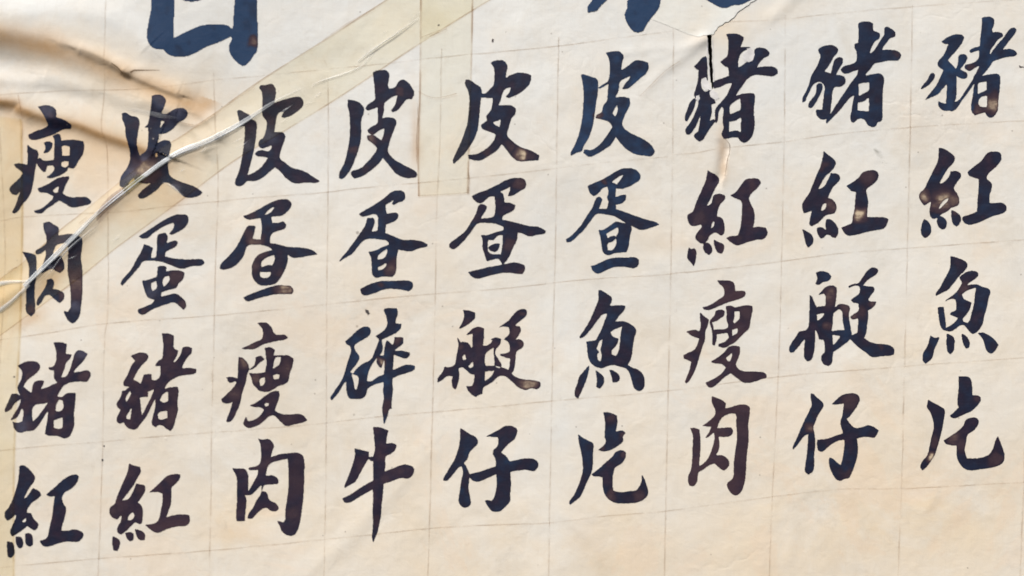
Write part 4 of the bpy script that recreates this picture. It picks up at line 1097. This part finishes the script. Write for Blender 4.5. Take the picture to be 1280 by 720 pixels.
fold([(60, 350), (90, 312), (128, 280)], [1.0, 3.0, 1.0], [1, 1, 1], [0.2, 0.5, 0.2], lift=1.6, seed=6)
fold([(206, 229), (218, 234), (232, 246)], [2, 4, 2], [.5, .6, .5], [0.1, 0.45, 0.1], seed=9)  # white-blue highlight across a stroke, painted as a pale strip
fold([(155, 136), (0+176, 140), (205, 146), (228, 150)], [3, 6, 7, 2], [.5, .6, .6, .4], [0.0, 0.16, 0.2, 0.0], seed=10)
r_ = np.random.default_rng(31)
for k in range(13):  # glints along the tape, put in as small pale strips
    u0 = r_.uniform(60, 520); m_ = 372 - 0.66 * u0 + r_.uniform(-16, 26)
    a_ = R(r_.uniform(-48, -22)); L_ = r_.uniform(8, 26)
    fold([(u0, m_), (u0 + L_ * 0.5 * math.cos(a_), m_ + L_ * 0.5 * math.sin(a_) + r_.uniform(-1, 1)), (u0 + L_ * math.cos(a_), m_ + L_ * math.sin(a_))], [.5, r_.uniform(1.0, 2.2), .5], [.3, .5, .3], [0.05, r_.uniform(.25, .5), 0.05], lift=1.3, seed=60 + k)
# violet and olive reflections beside the fold, painted as tinted film strips
VIOLET_REFL = film_material('violet_film_reflection', (0.63, 0.58, 0.60), (0.40, 0.36, 0.40), gloss=0.10, rimw=0.05)
OLIVE_REFL = film_material('olive_film_reflection', (0.58, 0.55, 0.30), (0.40, 0.36, 0.22), gloss=0.08, rimw=0.05)
V, f, uv = tape('x', '', [(124, 275), (128, 262), (140, 247), (152, 238), (160, 232)], [(125, 277), (136, 265), (150, 251), (158, 244), (164, 239)], 2.0, VIOLET_REFL)
mesh_obj('film_reflection', V, f, VIOLET_REFL, dt, uvs=uv)
V, f, uv = tape('x', '', [(156, 237), (163, 228), (171, 221), (177, 218)], [(161, 242), (170, 234), (178, 228), (186, 222)], 2.2, OLIVE_REFL)
mesh_obj('film_reflection', V, f, OLIVE_REFL, dt, uvs=uv)

# ---------------------------------------------------------------- small marks of wear
WHITE = simple_material('bare_white_paper', (0.76, 0.745, 0.74), 0.7, 0.30, 110)
BROWNI = simple_material('dark_crack', (0.10, 0.065, 0.04), 0.8, 0.4, 120)
def flake(name, poly, lift, mat, parent=menu, thick=0.35):
    q = np.array(poly, float)
    rr = np.random.default_rng(int(poly[0][0] * 10))
    for amp in (0.16, 0.14, 0.12):
        nxt = np.roll(q, -1, 0)
        mid = (q + nxt) / 2 + rr.uniform(-1, 1, q.shape) * amp * np.hypot(*(nxt - q).T)[:, None]
        q = np.stack([q, mid], 1).reshape(-1, 2)
    n = len(q); c = q.mean(0)
    V = wall_pt(np.append(q[:, 0], c[0]), np.append(q[:, 1], c[1]), surf(np.append(q[:, 0], c[0]), np.append(q[:, 1], c[1])) + lift + thick)
    Vb = wall_pt(q[:, 0], q[:, 1], surf(q[:, 0], q[:, 1]) + 0.02)
    fs = [(n, (i + 1) % n, i) for i in range(n)] + [(i, (i + 1) % n, n + 1 + (i + 1) % n, n + 1 + i) for i in range(n)]
    return mesh_obj(name, np.concatenate([V, Vb]), fs, mat, parent, smooth=False)
flake('bare_patch', [(929, 68), (935, 64), (942, 65), (943, 70), (941, 76), (936, 79), (930, 78), (927, 73)], 0.27, WHITE, thick=0.03)
flake('bare_patch', [(877, 100), (882, 98), (886, 104), (886, 113), (881, 116), (877, 108)], 0.27, WHITE, thick=0.03)
flake('bare_patch', [(887, 116), (892, 113), (897, 118), (899, 124), (894, 127), (889, 123)], 0.27, WHITE, thick=0.03)
flake('bare_patch', [(870, 121), (874, 120), (875, 125), (872, 128), (869, 125)], 0.27, WHITE, thick=0.03)
flake('bare_patch', [(933, 62), (938, 61), (940, 64), (935, 65)], 0.27, WHITE, thick=0.03)
flake('bare_patch', [(885, 108), (888, 109), (889, 115), (886, 114)], 0.27, WHITE, thick=0.03)
for sgn in (-1, 1):
    e_ = slit_l if sgn < 0 else slit_r
    ribbon('torn_fibre', [(float(e_(q)) + sgn * 0.9, q) for q in (50, 64, 78, 92, 104)], [.8, 1.6, .7, 1.5, .8], 0.35, WHITE, menu, step=1.2, wob=1.0, seed=120 + sgn)
SPECK = simple_material('dark_speck', (0.07, 0.06, 0.06), 0.8, 0.3)
for q in ([(616, 50), (618.3, 50.5), (618, 54.5), (615.6, 54)], [(1272, 83), (1278, 84.5), (1279, 86.5), (1273, 86)], [(458, 387), (462, 388), (464, 392), (461, 394), (459, 391)],
          [(20.4, 470), (22.2, 470), (22.2, 471.8), (20.4, 471.8)], [(130, 573), (132.4, 573.5), (132, 576), (130, 575.6)], [(132, 556), (134, 556), (134, 558), (132, 558)],
          [(548, 32.5), (550.6, 32), (550.6, 33.6), (548, 33.6)]):
    flake('dark_speck', q, 0.0, SPECK, thick=0.28)
CRK = line_material('crack', (0.30, 0.22, 0.16), [(0.25, 0.55), (0.5, 1.0)])
ribbon('crack_line', [(145, 81), (152, 87), (159, 94)], [0.8, 2.4, 1.0], 0.4, CRK, menu, step=1.0, wob=0.4, seed=3)
ribbon('crack_line', [(168, 93), (173, 90), (178, 90), (203, 89)], [2.2, 2.0, 1.0, 0.6], 0.4, CRK, menu, step=1.0, wob=0.4, seed=4)
ribbon('crack_line', [(905, 174), (911, 181), (911.5, 190), (909, 199), (907.5, 210), (906, 220)], [0.4, 1.4, 1.0, 1.4, 0.9, 0.5], 0.4, CRK, menu, step=1.0, wob=0.6, seed=5)
for pts_, w_ in (([(1092, 186), (1100, 196), (1104, 208)], [3, 9, 2]), ([(1098, 205), (1108, 204)], [2, 7, 2]), ([(456, 384), (462, 392)], [3, 8, 3])):
    ribbon('grey_smudge', pts_, w_, 0.2, SMUDGE2, menu, step=1.5, wob=0.6, seed=90)
FAINT = line_material('faint_crease', (0.74, 0.64, 0.56), [(0.3, 0.2), (0.6, 1.0)])
for k, pts in enumerate([[(28, 120), (32, 150), (31, 175)], [(247, 158), (262, 149), (320, 110)], [(220, 153), (247, 158)], [(800, 122), (830, 92), (850, 78)], [(524, 115), (538, 122), (552, 123), (572, 118)],
                         [(405, 52), (440, 28), (470, 12)], [(538, 47), (560, 37)], [(13, 340), (24, 334)], [(112, 272), (102, 280)], [(528, 48), (552, 39)], [(60, 345), (36, 366)]]):
    ribbon('crease_line', pts, 1.5, 1.5, FAINT, menu, wob=0.4, seed=70 + k)
